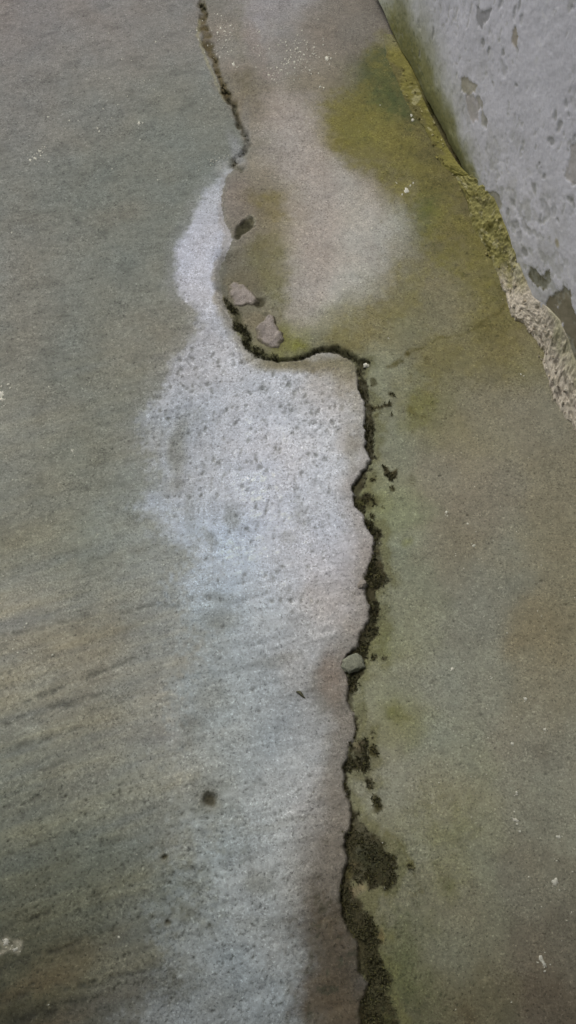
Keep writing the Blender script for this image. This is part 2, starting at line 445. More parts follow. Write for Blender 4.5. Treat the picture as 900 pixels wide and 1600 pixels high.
# faint drag marks in the bloom
for px, py, n in [(300, 760, 26), (340, 720, 24), (420, 760, 24), (465, 800, 20), (380, 860, 22)]:
    for i in range(n):
        x_ = px + random.gauss(0, 26); y_ = py + random.gauss(0, 55)
        s, m = F.blob(x_, y_, random.uniform(1.2, 2.6), random.uniform(2, 6), random.uniform(-.3, .2), 1, .7)
        F.paint((s, m), (118, 119, 118), random.uniform(.2, .6)); F.H[s] -= .0009 * m
for px, py in [(282, 576), (277, 582), (266, 604), (250, 640), (262, 655), (236, 640), (300, 610), (325, 600), (332, 610), (410, 605), (280, 560), (333, 553), (330, 557), (305, 505), (300, 545), (440, 635), (355, 640), (341, 722), (318, 740), (405, 730), (440, 885), (482, 886),
               (322, 872), (300, 560), (248, 695), (258, 745), (300, 935), (328, 935), (345, 938), (350, 980), (425, 938), (440, 938), (455, 939), (470, 939), (485, 938), (497, 940), (380, 760), (385, 826), (450, 600), (520, 660), (525, 668), (460, 555 + 60)]:
    s, m = F.blob(px + random.uniform(-1, 1), py, random.uniform(2, 3.6), random.uniform(2.5, 5), random.uniform(-.6, .6), 1, .6)
    F.paint((s, m * EM[s]), (98, 99, 98), .75); F.H[s] -= .0012 * m
for i in range(1000):
    x_ = random.uniform(230, 560); y_ = abs(random.gauss(0, 1)) * 150 + 560 if random.random() < .6 else random.uniform(540, 1600)
    big = random.random() ** 3
    s, m = F.blob(x_, y_, 1.1 + 1.9 * big, 1.3 + 2.8 * big, random.uniform(-.5, .5), 1, .6)
    if m.size == 0: continue
    m = m * EM[s]
    F.paint((s, m), (100, 101, 100) if y_ < 1000 else (74, 75, 74), random.uniform(.3, .8)); F.H[s] -= .0008 * m
# dark pitting of the low part
for i in range(1100):
    y_ = 1640 - 420 * random.random() ** 1.3; x_ = random.uniform(-20, 540)
    s, m = F.blob(x_, y_, random.uniform(1.2, 2.8), random.uniform(1.1, 2.3), .4, 1, .6)
    if m.size == 0: continue
    F.paint((s, m * LEFT[s]), (44, 44, 38), random.uniform(.3, .75)); F.H[s] -= .0009 * m * LEFT[s]

# ---- lip of the left slab beside the crack: brown discolouring plus painted-in edge shading
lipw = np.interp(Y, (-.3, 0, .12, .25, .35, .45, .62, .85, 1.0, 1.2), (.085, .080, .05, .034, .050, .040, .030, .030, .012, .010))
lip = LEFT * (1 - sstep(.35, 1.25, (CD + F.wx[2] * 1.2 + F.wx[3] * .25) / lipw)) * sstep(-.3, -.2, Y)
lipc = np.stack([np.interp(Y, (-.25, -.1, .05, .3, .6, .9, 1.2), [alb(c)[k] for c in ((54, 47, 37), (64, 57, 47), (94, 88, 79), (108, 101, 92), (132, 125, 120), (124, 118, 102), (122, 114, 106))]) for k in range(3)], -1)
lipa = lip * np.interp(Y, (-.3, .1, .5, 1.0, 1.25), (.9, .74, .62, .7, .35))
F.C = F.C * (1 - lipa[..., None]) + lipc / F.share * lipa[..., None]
for px, py, rx, ry, c, a in [(500, 1075, 16, 42, (92, 88, 80), .55), (515, 1060, 14, 40, (112, 98, 86), .5), (525, 1050, 30, 35, (112, 100, 92), .4), (540, 580, 20, 60, (122, 114, 96), .5), (480, 572, 66, 13, (112, 104, 82), .85), (440, 568, 40, 9, (104, 98, 80), .7), (535, 578, 34, 18, (114, 108, 86), .8), (545, 690, 18, 30, (128, 120, 112), .5),  # includes shade of the raised upper slab edge, painted on the bloom below it
                             (520, 600, 40, 26, (140, 130, 118), .45), (552, 700, 10, 30, (118, 112, 100), .45), (500, 1540, 30, 30, (58, 48, 40), .5), (525, 1500, 26, 55, (78, 66, 54), .5), (515, 1445, 30, 10, (70, 66, 56), .5), (500, 1570, 40, 18, (54, 44, 34), .5), (505, 940, 30, 30, (150, 143, 140), .4)]:
    s, m = F.blob(px, py, rx, ry, 0, 2, .6)
    F.paint((s, m * LEFT[s]), c, a)

s, sd = F.sdf([(476, 1450), (498, 1425), (540, 1432), (562, 1478), (564, 1600), (560, 1680), (476, 1680)], 2)
n_ = fbm(X[s], Y[s], .03, 4, 193) * .8 + fbm(X[s], Y[s], .007, 3, 195) * .6
m = sstep(-1.2, 1.2, sd / .040 + n_ * .8) * LEFT[s]
F.paint((s, m), (70, 63, 52), .8)
F.paint((s, m * sstep(.35, .75, fbm(X[s], Y[s], .011, 3, 197))), (52, 52, 42), .8)
# ---- pale lobe of the upper slab and the algae round it
LOBE = [(405, 150), (440, 128), (485, 140), (516, 185), (546, 240), (570, 310), (580, 365), (572, 412), (548, 452), (515, 486), (478, 502), (448, 470), (455, 425), (468, 385), (455, 340), (452, 290), (430, 235), (412, 190)]
s, sd = F.sdf(LOBE, 3)
m = sstep(-.040, .050, sd + .016 * fbm(X[s], Y[s], .03, 4, 121)) * (~LEFT[s])
F.paint((s, m), (145, 137, 133), .75)
rim = np.exp(-((sd - .035) / .030) ** 2) * sstep(W(490, 300)[0], W(570, 300)[0], X[s]) * (~LEFT[s])
F.paint((s, rim), (160, 159, 155), .5)
def algae(pts, soft, c, a, seed):
    s, sd = F.sdf(pts, 3)
    n = fbm(X[s], Y[s], .05, 4, seed) * .9 + fbm(X[s], Y[s], .009, 3, seed + 4) * .8
    m = sstep(-1.1, 1.1, sd / soft + n * .8) * (~LEFT[s])
    F.paint((s, m * np.clip(.74 + .55 * fbm(X[s], Y[s], .022, 4, seed + 9), .15, 1)), c, a)
algae([(515, 160), (548, 138), (590, 90), (606, 60), (640, 170), (690, 260), (738, 330), (792, 455), (800, 505), (765, 480), (715, 430), (672, 415), (645, 380), (628, 330), (606, 285), (570, 240), (535, 200)], .035, (103, 97, 54), .82, 131)
algae([(560, 170), (590, 150), (640, 190), (680, 260), (660, 280), (615, 250), (580, 215)], .022, (108, 102, 56), .6, 137)
algae([(586, 110), (612, 100), (640, 160), (650, 190), (620, 180), (592, 150)], .016, (70, 76, 48), .75, 141)
algae([(640, 300), (672, 310), (680, 360), (640, 370), (628, 335)], .020, (80, 84, 44), .6, 145)
algae([(655, 190), (690, 240), (700, 290), (680, 330), (660, 290), (640, 230)], .018, (84, 80, 50), .6, 147)
algae([(615, 400), (660, 420), (640, 480), (590, 510), (560, 535), (520, 535), (540, 515), (590, 470)], .022, (106, 99, 64), .7, 151)
algae([(400, 285), (440, 300), (448, 345), (425, 350), (402, 320)], .016, (104, 96, 64), .75, 155)
algae([(375, 385), (430, 375), (452, 440), (440, 480), (415, 460), (395, 420)], .016, (98, 93, 64), .7, 159)
algae([(440, 505), (470, 520), (480, 545), (445, 552), (432, 530)], .010, (104, 103, 50), .8, 163)
algae([(668, 600), (690, 615), (680, 650), (650, 662), (640, 650), (655, 625)], .012, (94, 91, 50), .75, 167)
algae([(690, 520), (760, 490), (830, 520), (820, 570), (740, 590), (690, 600), (660, 580)], .030, (103, 96, 60), .6, 171)
algae([(600, 1100), (625, 1095), (640, 1130), (625, 1145), (610, 1130)], .010, (94, 94, 56), .6, 175)
algae([(660, 1240), (700, 1260), (720, 1330), (700, 1400), (670, 1380)], .030, (90, 90, 62), .5, 179)
algae([(600, 1440), (650, 1480), (660, 1560), (640, 1600), (610, 1560)], .025, (76, 78, 50), .5, 183)
# ---- tints of the right slab
for px, py, rx, ry, an, c, a in [(612, 150, 34, 30, 0, (66, 78, 50), .7), (570, 195, 40, 26, -.5, (104, 98, 46), .6), (650, 330, 24, 34, 0, (74, 80, 42), .5), (420, 325, 26, 30, 0, (106, 97, 66), .55), (385, 400, 30, 22, 0, (92, 86, 58), .5), (450, 520, 26, 24, .3, (104, 104, 46), .6),
                                 (588, 380, 12, 60, -.2, (158, 158, 157), .35), (545, 450, 20, 40, -.5, (152, 152, 148), .35), (566, 530, 44, 16, .1, (98, 90, 54), .55), (480, 60, 20, 26, 0, (112, 106, 100), .4), (405, 20, 24, 30, 0, (142, 138, 144), .5), (370, 40, 12, 34, 0, (98, 95, 78), .5),
                                 (385, 110, 14, 44, .2, (98, 92, 72), .6), (660, 630, 24, 30, .4, (92, 90, 52), .6), (640, 655, 14, 10, .3, (84, 82, 40), .6), (690, 560, 60, 14, .5, (100, 92, 58), .5), (620, 1120, 26, 24, -.5, (92, 92, 54), .5), (642, 848, 7, 9, 0, (92, 94, 48), .8),
                                 (590, 775, 18, 22, 0, (108, 110, 70), .6), (600, 900, 16, 60, 0, (108, 110, 82), .45), (600, 1000, 16, 30, 0, (104, 106, 70), .5), (680, 1390, 16, 12, 0, (74, 76, 46), .6), (720, 1560, 10, 22, .2, (62, 52, 36), .6), (850, 980, 50, 80, .2, (108, 98, 78), .25),
                                 (855, 1178, 14, 14, 0, (74, 70, 62), .6), (620, 1500, 26, 60, 0, (74, 76, 50), .5), (640, 1540, 40, 40, 0, (72, 72, 52), .4), (720, 1520, 50, 60, 0, (82, 78, 60), .3), (630, 600, 50, 40, 0, (120, 122, 106), .4), (600, 640, 20, 60, 0, (118, 120, 104), .4),
                                 (720, 470, 34, 24, .2, (114, 110, 92), .5), (800, 620, 60, 40, 0, (112, 108, 96), .4), (590, 610, 20, 60, 0, (120, 120, 102), .4), (600, 545, 20, 12, .2, (124, 122, 104), .6), (630, 700, 20, 60, 0, (116, 120, 102), .3), (765, 400, 30, 40, 0, (92, 86, 52), .4), (780, 500, 40, 24, .2, (94, 88, 50), .5)]:
    s, m = F.blob(px, py, rx, ry, an, 3, .8)
    F.paint((s, m * (~LEFT[s]) * np.clip(.8 + .6 * fbm(X[s], Y[s], .012, 3, int(px)), 0, 1)), c, a * .7)
for i in range(500):
    t_ = random.random(); x_ = 590 + 200 * t_ + random.gauss(0, 36); y_ = 140 + 330 * t_ + random.gauss(0, 44)
    s, m = F.blob(x_, y_, random.uniform(1.2, 4), random.uniform(1.2, 3.5), random.uniform(-1, 1), 1, .8)
    if m.size == 0: continue
    F.paint((s, m * (~LEFT[s])), random.choice(((82, 76, 42), (70, 68, 40), (122, 114, 74))), random.uniform(.12, .45))
# olive thread from the crack corner towards the wall
for ln, a in [([(602, 575, 4), (624, 565, 5), (638, 554, 4), (655, 545, 2), (690, 532, 2)], .95), ([(690, 532, 1.5), (730, 520, 2), (752, 508, 2.5), (770, 495, 2.5), (790, 478, 3)], .7), ([(730, 512, 1.5), (752, 508, 3), (790, 520, 1.5)], .4), ([(740, 430, 1.5), (770, 435, 2), (790, 470, 3)], .45),
              ([(640, 640, 3), (650, 655, 4), (662, 652, 3)], .6), ([(668, 560, 5), (676, 572, 4)], .5), ([(598, 1296, 1.5), (615, 1307, 2), (631, 1335, 2), (640, 1351, 3), (653, 1375, 2), (660, 1393, 2.5), (636, 1395, 1.5)], .65), ([(620, 1352, 2), (640, 1352, 3)], .7), ([(607, 1391, 3), (602, 1404, 2)], .7)]:
    s, m = F.line(ln, .0035, 2)
    rag = np.clip(.75 + .7 * fbm(X[s], Y[s], .010, 3, 81), 0, 1)
    F.paint((s, m * rag), (74, 68, 36), a)
# pale worn patches with crumbs near the top
for px, py, rx, ry, c, a in [(355, 45, 16, 10, (128, 122, 116), .6), (362, 78, 22, 16, (124, 120, 114), .6), (368, 102, 20, 10, (130, 122, 116), .5), (400, 70, 12, 40, (126, 116, 110), .5), (470, 130, 40, 12, (120, 112, 98), .4), (425, 118, 16, 8, (130, 118, 112), .5), (595, 60, 8, 12, (126, 120, 102), .5)]:
    F.paint(F.blob(px, py, rx, ry, .3, 2, .6), c, a)

# ---- relief: slabs tilted against each other along the crack
side = np.where(LEFT, 1.0, -1.0)
up_left = np.interp(Y, (-.3, .1, .5, .76, .86, 1.0, 2.0), (.0035, .0035, .004, .004, .000, .0, .001))
up_right = np.interp(Y, (-.3, .72, .82, .9, 1.02, 1.08, 1.3, 2.0), (.000, .000, .007, .009, .006, .002, .002, .001))
rnd = 1 - np.exp(-CD / .010)
F.H += LEFT * up_left * np.exp(-CD / .09) * (.35 + .65 * rnd)
F.H += (~LEFT) * up_right * np.exp(-(CD / .16) ** 2) * (.25 + .75 * (1 - np.exp(-CD / .010)))
# broken shelf between upper slab and bloom
s, m = F.poly([(346, 402), (372, 398), (398, 430), (420, 470), (440, 500), (452, 535), (450, 556), (415, 556), (390, 540), (370, 510), (356, 482), (342, 440)], .016, 1)
F.H[s] -= .007 * m
F.paint((s, m), (104, 98, 86), .6)
for px, py, rx, ry, c, a in [(345, 430, 9, 26, (96, 95, 88), .6), (385, 440, 26, 20, (98, 90, 70), .5), (350, 452, 8, 10, (84, 84, 78), .5), (404, 500, 26, 14, (104, 96, 80), .6), (436, 535, 14, 24, (92, 92, 44), .5)]:
    F.paint(F.blob(px, py, rx, ry, 0, 2, .5), c, a)

# ---- the crack with its dark mossy fill
CRACK = [(554, 566), (557, 590), (560, 607), (569, 629), (570, 669), (570, 690), (573, 708), (580, 717), (567, 734), (549, 759), (554, 792), (564, 801), (569, 817), (584, 841), (581, 866), (577, 884), (567, 902), (571, 913), (569, 928), (577, 947), (577, 967),
         (562, 991), (556, 1013), (544, 1024), (536, 1038), (543, 1058), (541, 1080), (542, 1096), (554, 1123), (557, 1139), (553, 1154), (545, 1166), (541, 1185), (534, 1201), (539, 1214), (537, 1234), (545, 1254), (547, 1270), (546, 1290), (536, 1322), (542, 1349),
         (533, 1380), (531, 1402), (534, 1429), (548, 1458), (559, 1476), (559, 1518), (577, 1538), (563, 1567), (561, 1600), (560, 1680),
         (640, 1680), (624, 1600), (619, 1578), (607, 1553), (608, 1524), (597, 1495), (590, 1475), (586, 1444), (572, 1420), (560, 1405), (551, 1392), (551, 1376), (567, 1380), (576, 1391), (589, 1387), (598, 1380), (607, 1391), (618, 1380), (620, 1355), (618, 1338), (604, 1329),
         (598, 1315), (591, 1301), (578, 1298), (556, 1287), (562, 1273), (557, 1266), (550, 1254), (544, 1234), (545, 1214), (552, 1204), (563, 1208), (577, 1230), (581, 1228), (573, 1208), (579, 1199), (574, 1177), (574, 1159), (583, 1148), (586, 1141), (566, 1157), (559, 1170), (551, 1178), (559, 1154), (562, 1139), (558, 1120),
         (547, 1094), (557, 1074), (567, 1053), (572, 1040), (569, 1033), (580, 1030), (592, 1030), (603, 1034), (603, 1026), (589, 1023), (573, 1024), (576, 1004), (589, 1000), (591, 985), (592, 967), (590, 947), (593, 920), (607, 904), (602, 890), (597, 880), (596, 859), (596, 828), (578, 819), (568, 803),
         (571, 790), (582, 781), (577, 774), (564, 772), (571, 757), (576, 739), (586, 717), (586, 690), (585, 678), (583, 660), (583, 638), (578, 620), (571, 592), (576, 568)]
UPPER = [(430, 562, 1.5), (445, 562, 1.8), (462, 561, 2), (478, 557, 1.5), (490, 551, 2), (508, 547, 3), (527, 547, 4.5), (545, 557, 5), (560, 566, 3), (576, 569, 1.2)]
SHELF = [(352, 466, 3), (357, 480, 5), (366, 492, 6), (376, 508, 7), (385, 522, 6), (390, 540, 5), (402, 550, 9), (416, 556, 8), (432, 560, 5)]
TOPL = [(306, -60, 6), (313, 0, 5), (317, 20, 7), (320, 48, 8), (326, 68, 7), (334, 90, 5), (339, 108, 6), (344, 128, 5), (350, 142, 5), (359, 155, 5), (368, 165, 4), (372, 180, 4), (375, 198, 5), (382, 212, 5), (387, 226, 4), (382, 240, 5), (372, 252, 5), (364, 262, 4)]
moss_all = np.zeros(X.shape)
def moss_mark(sm, colour, a, h, grow=1.0):
    s, m = sm
    F.paint((s, m), colour, a)
    F.H[s] -= h * m
    moss_all[s] = np.maximum(moss_all[s], m * grow)
s, sd = F.sdf(CRACK, 1, .08)
teeth = .0028 * fbm(X[s], Y[s], .011, 3, 86) + .0016 * fbm(X[s], Y[s], .0055, 2, 88)
m = sstep(-.0026, .0030, sd + teeth * np.where(LEFT[s], .4, 1.6))
deep = np.exp(-(CD[s] / .012) ** 2)
rag = np.clip(.97 + .25 * fbm(X[s], Y[s], .012, 3, 85), .6, 1)
F.paint((s, m * rag), (52, 48, 32), .97)
F.H[s] -= m * (.0008 + .0022 * deep)
moss_all[s] = np.maximum(moss_all[s], m)
halo_s, hsd = F.sdf(CRACK, 2, .08)
halo = sstep(-.030, .004, hsd + .012 * fbm(X[halo_s], Y[halo_s], .016, 4, 89)) ** 1.5
F.paint((halo_s, np.clip(halo * 1.3, 0, 1) * (1 - np.clip(moss_all[halo_s], 0, 1)) * (~LEFT[halo_s])), (84, 82, 52), .62)
gapl = np.exp(-(CD / .0026) ** 2) * (1 - sstep(.80, .86, Y)) * np.clip(.55 + .7 * fbm(X, Y, .05, 2, 90), 0, 1)
F.H -= .006 * gapl
F.C *= (1 - .25 * gapl)[..., None]
moss_mark(F.line(UPPER, .004, 1), (52, 50, 33), .92, .006)
moss_mark(F.line(SHELF, .005, 2), (62, 61, 40), .8, .003)
s, m = F.line(TOPL, .004, 2)
rag = np.clip(.85 + .6 * fbm(X[s], Y[s], .012, 2, 87), 0, 1)
moss_mark((s, m * rag), (74, 67, 44), .9, .004, .4)
F.paint(F.line([(346, 132, 2.5), (352, 146, 3), (362, 160, 3), (370, 172, 3), (374, 196, 3), (383, 212, 3.5), (386, 228, 3), (379, 246, 3)], .0045, 2), (52, 49, 38), .9)
F.paint(F.line([(317, 20, 4), (322, 60, 4), (345, 132, 4), (352, 148, 4)], .004, 2), (84, 72, 46), .5)
F.paint(F.line([(311, 30, 2), (309, 55, 2), (318, 82, 2), (336, 125, 1.5), (350, 158, 1.5)], .003, 1), (142, 136, 108), .55)
for px, py, rx, ry in [(368, 170, 4, 5), (374, 196, 3, 4), (382, 210, 4, 4), (385, 222, 3, 5), (382, 238, 5, 4), (366, 250, 6, 4), (374, 264, 10, 4), (360, 258, 5, 6), (378, 268, 4, 4), (404, 472, 6, 8), (414, 490, 6, 3)]:
    moss_mark(F.blob(px, py, rx, ry, 0, 1, .5), (78, 76, 64), .7, .0015, .1)
HEART = [(597, 728), (603, 731), (610, 736), (621, 731), (620, 740), (617, 747), (610, 751), (604, 745)]
moss_mark(F.poly(HEART, .0025, 1), (62, 54, 32), .9, .0)
for px, py, rx, ry, an, a in [(613, 763, 5, 5, 0, .85), (583, 748, 5, 4, 0, .6), (583, 600, 5, 7, 0, .75), (611, 618, 5, 4, -.5, .75), (612, 651, 2, 2, 0, .8), (598, 793, 3, 3, 0, .6), (644, 750, 5, 9, 0, .3), (582, 806, 5, 3, 0, .5), (583, 1173, 7, 9, .5, .9), (588, 1252, 7, 11, .5, .85), (593, 1262, 6, 6, 0, .7),
                              (578, 785, 12, 9, .3, .6), (576, 905, 10, 6, 0, .3), (589, 1262, 6, 9, 0, .6), (575, 945, 4, 10, 0, .2), (640, 1352, 7, 4, 0, .6), (575, 690, 4, 14, 0, .3), (545, 1366, 5, 9, 0, .5)]:
    moss_mark(F.blob(px, py, rx, ry, an, 1, .4), (60, 56, 32), a, 0, a)
moss_mark(F.line([(583, 637, 3), (596, 636, 2.5), (608, 634, 3)], .0025, 1), (64, 58, 36), .85, 0)
moss_mark(F.line([(586, 650, 3), (594, 646, 2)], .0025, 1), (70, 66, 38), .6, 0, .4)
# paler soil peeping out of the moss
for px, py, rx, ry, c, a in [(587, 955, 4, 9, (74, 60, 40), .7), (592, 898, 3, 5, (92, 88, 56), .7), (590, 878, 4, 6, (62, 56, 40), .5), (560, 1165, 8, 8, (92, 82, 66), .6), (566, 1388, 8, 6, (112, 100, 78), .6), (552, 1395, 8, 8, (104, 92, 74), .5), (563, 785, 6, 5, (92, 92, 52), .6), (556, 1352, 10, 6, (66, 58, 42), .6),
                             (578, 1340, 24, 20, (48, 52, 38), .5), (580, 1560, 6, 14, (78, 78, 58), .5), (606, 1592, 8, 8, (66, 66, 40), .5), (595, 1465, 5, 10, (96, 80, 52), .5)]:
    F.paint(F.blob(px, py, rx, ry, 0, 1, .6), c, a)

# ---- holes and dents
for px, py, r, dpt, a in [(328, 1250, 10, .006, .85), (257, 1338, 4.5, .004, .8), (262, 1440, 3.5, .003, .7), (406, 472, 6, .005, .5)]:
    F.paint(F.blob(px, py, r * 1.5, r * 1.5, 0, 1, .8), (82, 76, 54), .4)
    s, m = F.blob(px, py, r, r, 0, 1, .5)
    F.paint((s, m), (54, 50, 36), a); F.H[s] -= dpt * m
# the leaf-shaped spall
SP = [(369, 374), (368, 360), (372, 352), (380, 346), (389, 340), (396, 340), (399, 347), (396, 355), (388, 362), (378, 367), (372, 375)]
s, m = F.poly(SP, .0030, 1)
F.H[s] -= .007 * m * np.clip(.8 + .4 * fbm(X[s], Y[s], .010, 2, 77), 0, 1.2); F.paint((s, m), (58, 56, 40), .95)
F.paint(F.line([(384, 341, 1.5), (393, 338, 2), (399, 343, 2), (399, 352, 1.5)], .002, 1), (128, 126, 112), .5)
F.paint(F.blob(393, 345, 5, 4, .5, 1, .6), (110, 106, 88), .6)
# small white salt patch and green rim along the upper crack
F.paint(F.blob(350, 262, 14, 8, .4, 2, .6), (142, 142, 140), .5)
F.paint(F.blob(370, 235, 9, 24, .3, 2, .7), (130, 130, 134), .6)
F.paint(F.blob(385, 200, 6, 40, 0, 2, .7), (122, 120, 118), .4)

# ---- overall unevenness
for i in range(700):
    y_ = 1640 - 330 * random.random() ** 1.2; x_ = 590 + abs(random.gauss(0, 60))
    s, m = F.blob(x_, y_, random.uniform(1.2, 2.6), random.uniform(1.1, 2.3), 0, 1, .6)
    if m.size == 0: continue
    F.paint((s, m * (~LEFT[s])), (52, 54, 38), random.uniform(.2, .6))
s, m = F.poly([(-40, 1462), (14, 1462), (30, 1478), (30, 1496), (12, 1490), (-40, 1500)], .003, 2)
F.paint((s, m * np.clip(.75 + .6 * fbm(X[s], Y[s], .008, 2, 191), 0, 1)), (128, 124, 112), .85)
for i in range(650):
    x_, y_ = random.uniform(560, 900), random.uniform(300, 1600)
    big = random.random() ** 4
    s, m = F.blob(x_, y_, .9 + 2.4 * big, .8 + 1.8 * big, random.uniform(-1, 1), 1, .6)
    if m.size == 0: continue
    m = m * (~LEFT[s])
    if random.random() < .6:
        F.C[s] *= (1 - m * random.uniform(.15, .45))[..., None]; F.H[s] -= .0008 * m
    else:
        F.C[s] *= (1 + m * random.uniform(.12, .35))[..., None]; F.H[s] += .0003 * m
for i in range(60):
    x_, y_ = random.uniform(0, 900), random.uniform(0, 1600)
    a_ = random.gauss(-.35, .5) if x_ < 450 else random.uniform(-1.4, 1.4); l_ = random.uniform(8, 40)
    s, m = F.line([(x_, y_, .5), (x_ + l_ * .5 * math.cos(a_) + random.gauss(0, 1.5), y_ + l_ * .5 * math.sin(a_), .7), (x_ + l_ * math.cos(a_), y_ + l_ * math.sin(a_), .4)], .0016, 1)
    if m.size == 0: continue
    F.C[s] *= (1 + m * random.choice((-.16, .16, .22)))[..., None]
mott = fbm(X, Y, .05, 4, 91); fine = fbm(X, Y, .009, 3, 93); tiny = fbm(X, Y, .0045, 1, 95)
quiet = 1 - .75 * np.clip(moss_all, 0, 1)
brush = fbm(u * .10, v, .006, 3, 111) * LEFT + fbm(X * .12, Y, .007, 3, 113) * LEFT * sstep(.85, 1.0, Y) * (1 - sstep(1.3, 1.5, Y)) * .8
blot = sstep(.15, .75, fbm(u * .6, v, .022, 4, 115)) * LEFT * (1 - EM)
damp = sstep(.1, .8, fbm(X, Y, .030, 5, 117)) * (~LEFT)
vert = fbm(X, Y * .14, .009, 3, 118) * EM * sstep(.45, .6, Y) * (1 - sstep(.95, 1.05, Y)) * (1 - sstep(-.12, .0, X))
horz = fbm((X * .985 + Y * .17) * .16, Y * .985 - X * .17, .010, 3, 119) * EM * (1 - sstep(.35, .6, Y))
F.H += .00022 * brush + .00035 * horz
F.C *= (1 + quiet * (.07 * mott + .085 * fine + .05 * tiny + (.065 - .03 * sstep(.7, .95, Y)) * brush - .13 * blot - .07 * damp + .13 * vert + .11 * horz))[..., None]
tint = fbm(X, Y, .08, 3, 97) * .03
F.C[..., 0] *= 1 + tint; F.C[..., 2] *= 1 - tint
F.H += .0016 * fbm(X, Y, .40, 2, 101) + .00035 * mott + .00016 * fine + .00010 * tiny
rough_r = np.where(LEFT, 1.0, .8)
F.H += .00016 * rough_r * fbm(X, Y, .014, 3, 103)
F.C = np.clip(F.C, .004, .85)

floor = tag(empty('concrete_floor'), 'cracked and stained concrete floor with white lime bloom and green algae', kind='structure')
ny, nx = X.shape
Q = grid_quads(ny, nx)
co = np.stack((X, Y, F.H), -1).reshape(-1, 3)
lf = LEFT.ravel()
q_left = lf[Q].sum(1) >= 2
slabs = []
for sel, lab in ((q_left, 'left concrete slab with white lime bloom along the crack'), (~q_left, 'right concrete slab with olive algae stains up to the wall')):
    q = Q[sel]
    used = np.zeros(len(co), bool); used[q.ravel()] = True
    remap = np.cumsum(used) - 1
    o = mesh_from('slab', co[used], remap[q], M_FLOOR, floor,
                  {'stain': ('FLOAT_COLOR', F.C.reshape(-1, 3)[used]), 'pore': ('FLOAT', F.pore.ravel()[used])})
    o['label'] = lab
    slabs.append(o)

def ground_z(x, y):
    i = min(max(np.searchsorted(F.xs, x), 1), nx - 1); j = min(max(np.searchsorted(F.ys, y), 1), ny - 1)
    return float(F.H[j, i])

# ------------------------------------------------------------------ the wall
FR = .0026
s_ax = axis(-.12, 1.30, FR, -3.5, 5.0, 1.2)
z_ax = np.concatenate((np.arange(0.0, .62, FR), .62 + np.cumsum(FR * 1.2 ** np.arange(1, 34))))
z_ax = z_ax[z_ax < 2.7]
def wall_proj(px, py): return wall_sz(px, py)
def wall_scale(px, py):
    a = wall_sz(px, py); b = wall_sz(px + 1, py); c = wall_sz(px, py + 1)
    k = max(np.linalg.norm(b - a), 1e-4) * .55
    return (k, max(np.linalg.norm(c - a), 1e-4) * .8)
P = Field(s_ax, z_ax, wall_proj, wall_scale)
PX, PZ = P.X, P.Y
P.share[:] = .82
P.C[:] = alb((174, 171, 180)) / .82
PN = fbm(PX, PZ * .7, .012, 4, 229)
P.C *= (1 + .05 * fbm(PX, PZ, .12, 4, 201) + .035 * fbm(PX, PZ, .02, 3, 203))[..., None]
# brushed relief, running down to the left
ua = PX * .55 + PZ * .83; va = -PX * .83 + PZ * .55
P.H += .00026 * fbm(ua * .35, va, .011, 4, 205) + .0018 * fbm(PX, PZ, .16, 3, 207) + .00022 * fbm(PX, PZ, .0085, 2, 209)
# algae rising from the foot of the wall
rise = np.interp(PX, (-.2, .02, .12, .3, .45, .6, .8, 1.3), (.03, .07, .19, .21, .15, .05, .03, .03))
al = 1 - sstep(.15, 1.2, (PZ + P.wx[3] * 1.2 + P.wx[2] * 2.2) / rise)
colg = alb((104, 101, 56)) / .82; pale = alb((146, 147, 128)) / .82
P.C = P.C * (1 - al[..., None] * .8) + pale * al[..., None] * .8
al2 = 1 - sstep(.22, .80, (PZ + P.wx[3] * 1.0 + P.wx[2] * 2.2) / rise)
al2 = al2 * np.interp(PX, (-.1, .04, .12, .6, .68), (0, .1, 1, .9, .2))
P.C = P.C * (1 - al2[..., None] * .92) + colg * al2[..., None] * .92
# bare and dirty marks where paint has gone
def bare(sm, c, a=.85, d=.0012):
    P.paint(sm, c, a); P.H[sm[0]] -= d * sm[1]
for pts, c, a in [([(742, 0), (748, 14), (756, 26), (768, 14), (770, 22), (764, 33), (756, 43), (750, 40), (746, 24)], (112, 110, 112), .7), ([(806, 46), (810, 60), (806, 82), (800, 70), (801, 54)], (132, 122, 106), .8),
                  ([(826, 412), (834, 421), (845, 432), (858, 428), (862, 440), (850, 452), (840, 450), (830, 432)], (92, 88, 68), .95),
                  ([(852, 468), (870, 448), (888, 455), (893, 480), (902, 500), (905, 575), (890, 560), (882, 530), (878, 505), (865, 495), (856, 480)], (100, 92, 70), .9),
                  ([(888, 235), (905, 222), (905, 290), (893, 285), (882, 272)], (130, 122, 112), .55), ([(720, 128), (732, 122), (746, 130), (744, 142), (732, 150), (722, 144)], (132, 124, 100), .7),
                  ([(728, 150), (742, 146), (750, 165), (746, 188), (735, 182)], (152, 144, 142), .7), ([(745, 150), (752, 152), (754, 166), (748, 172)], (132, 124, 104), .6), ([(752, 168), (759, 180), (758, 194), (752, 190)], (130, 124, 106), .6),
                  ([(760, 300), (775, 296), (784, 316), (780, 330), (770, 322)], (118, 112, 86), .6)]:
    sw, mw = P.poly(pts, .0045, 2)
    bare((sw, sstep(.30, .72, mw + .75 * PN[sw] * (1.1 - .5 * mw)) * sstep(.02, .25, mw)), c, a)
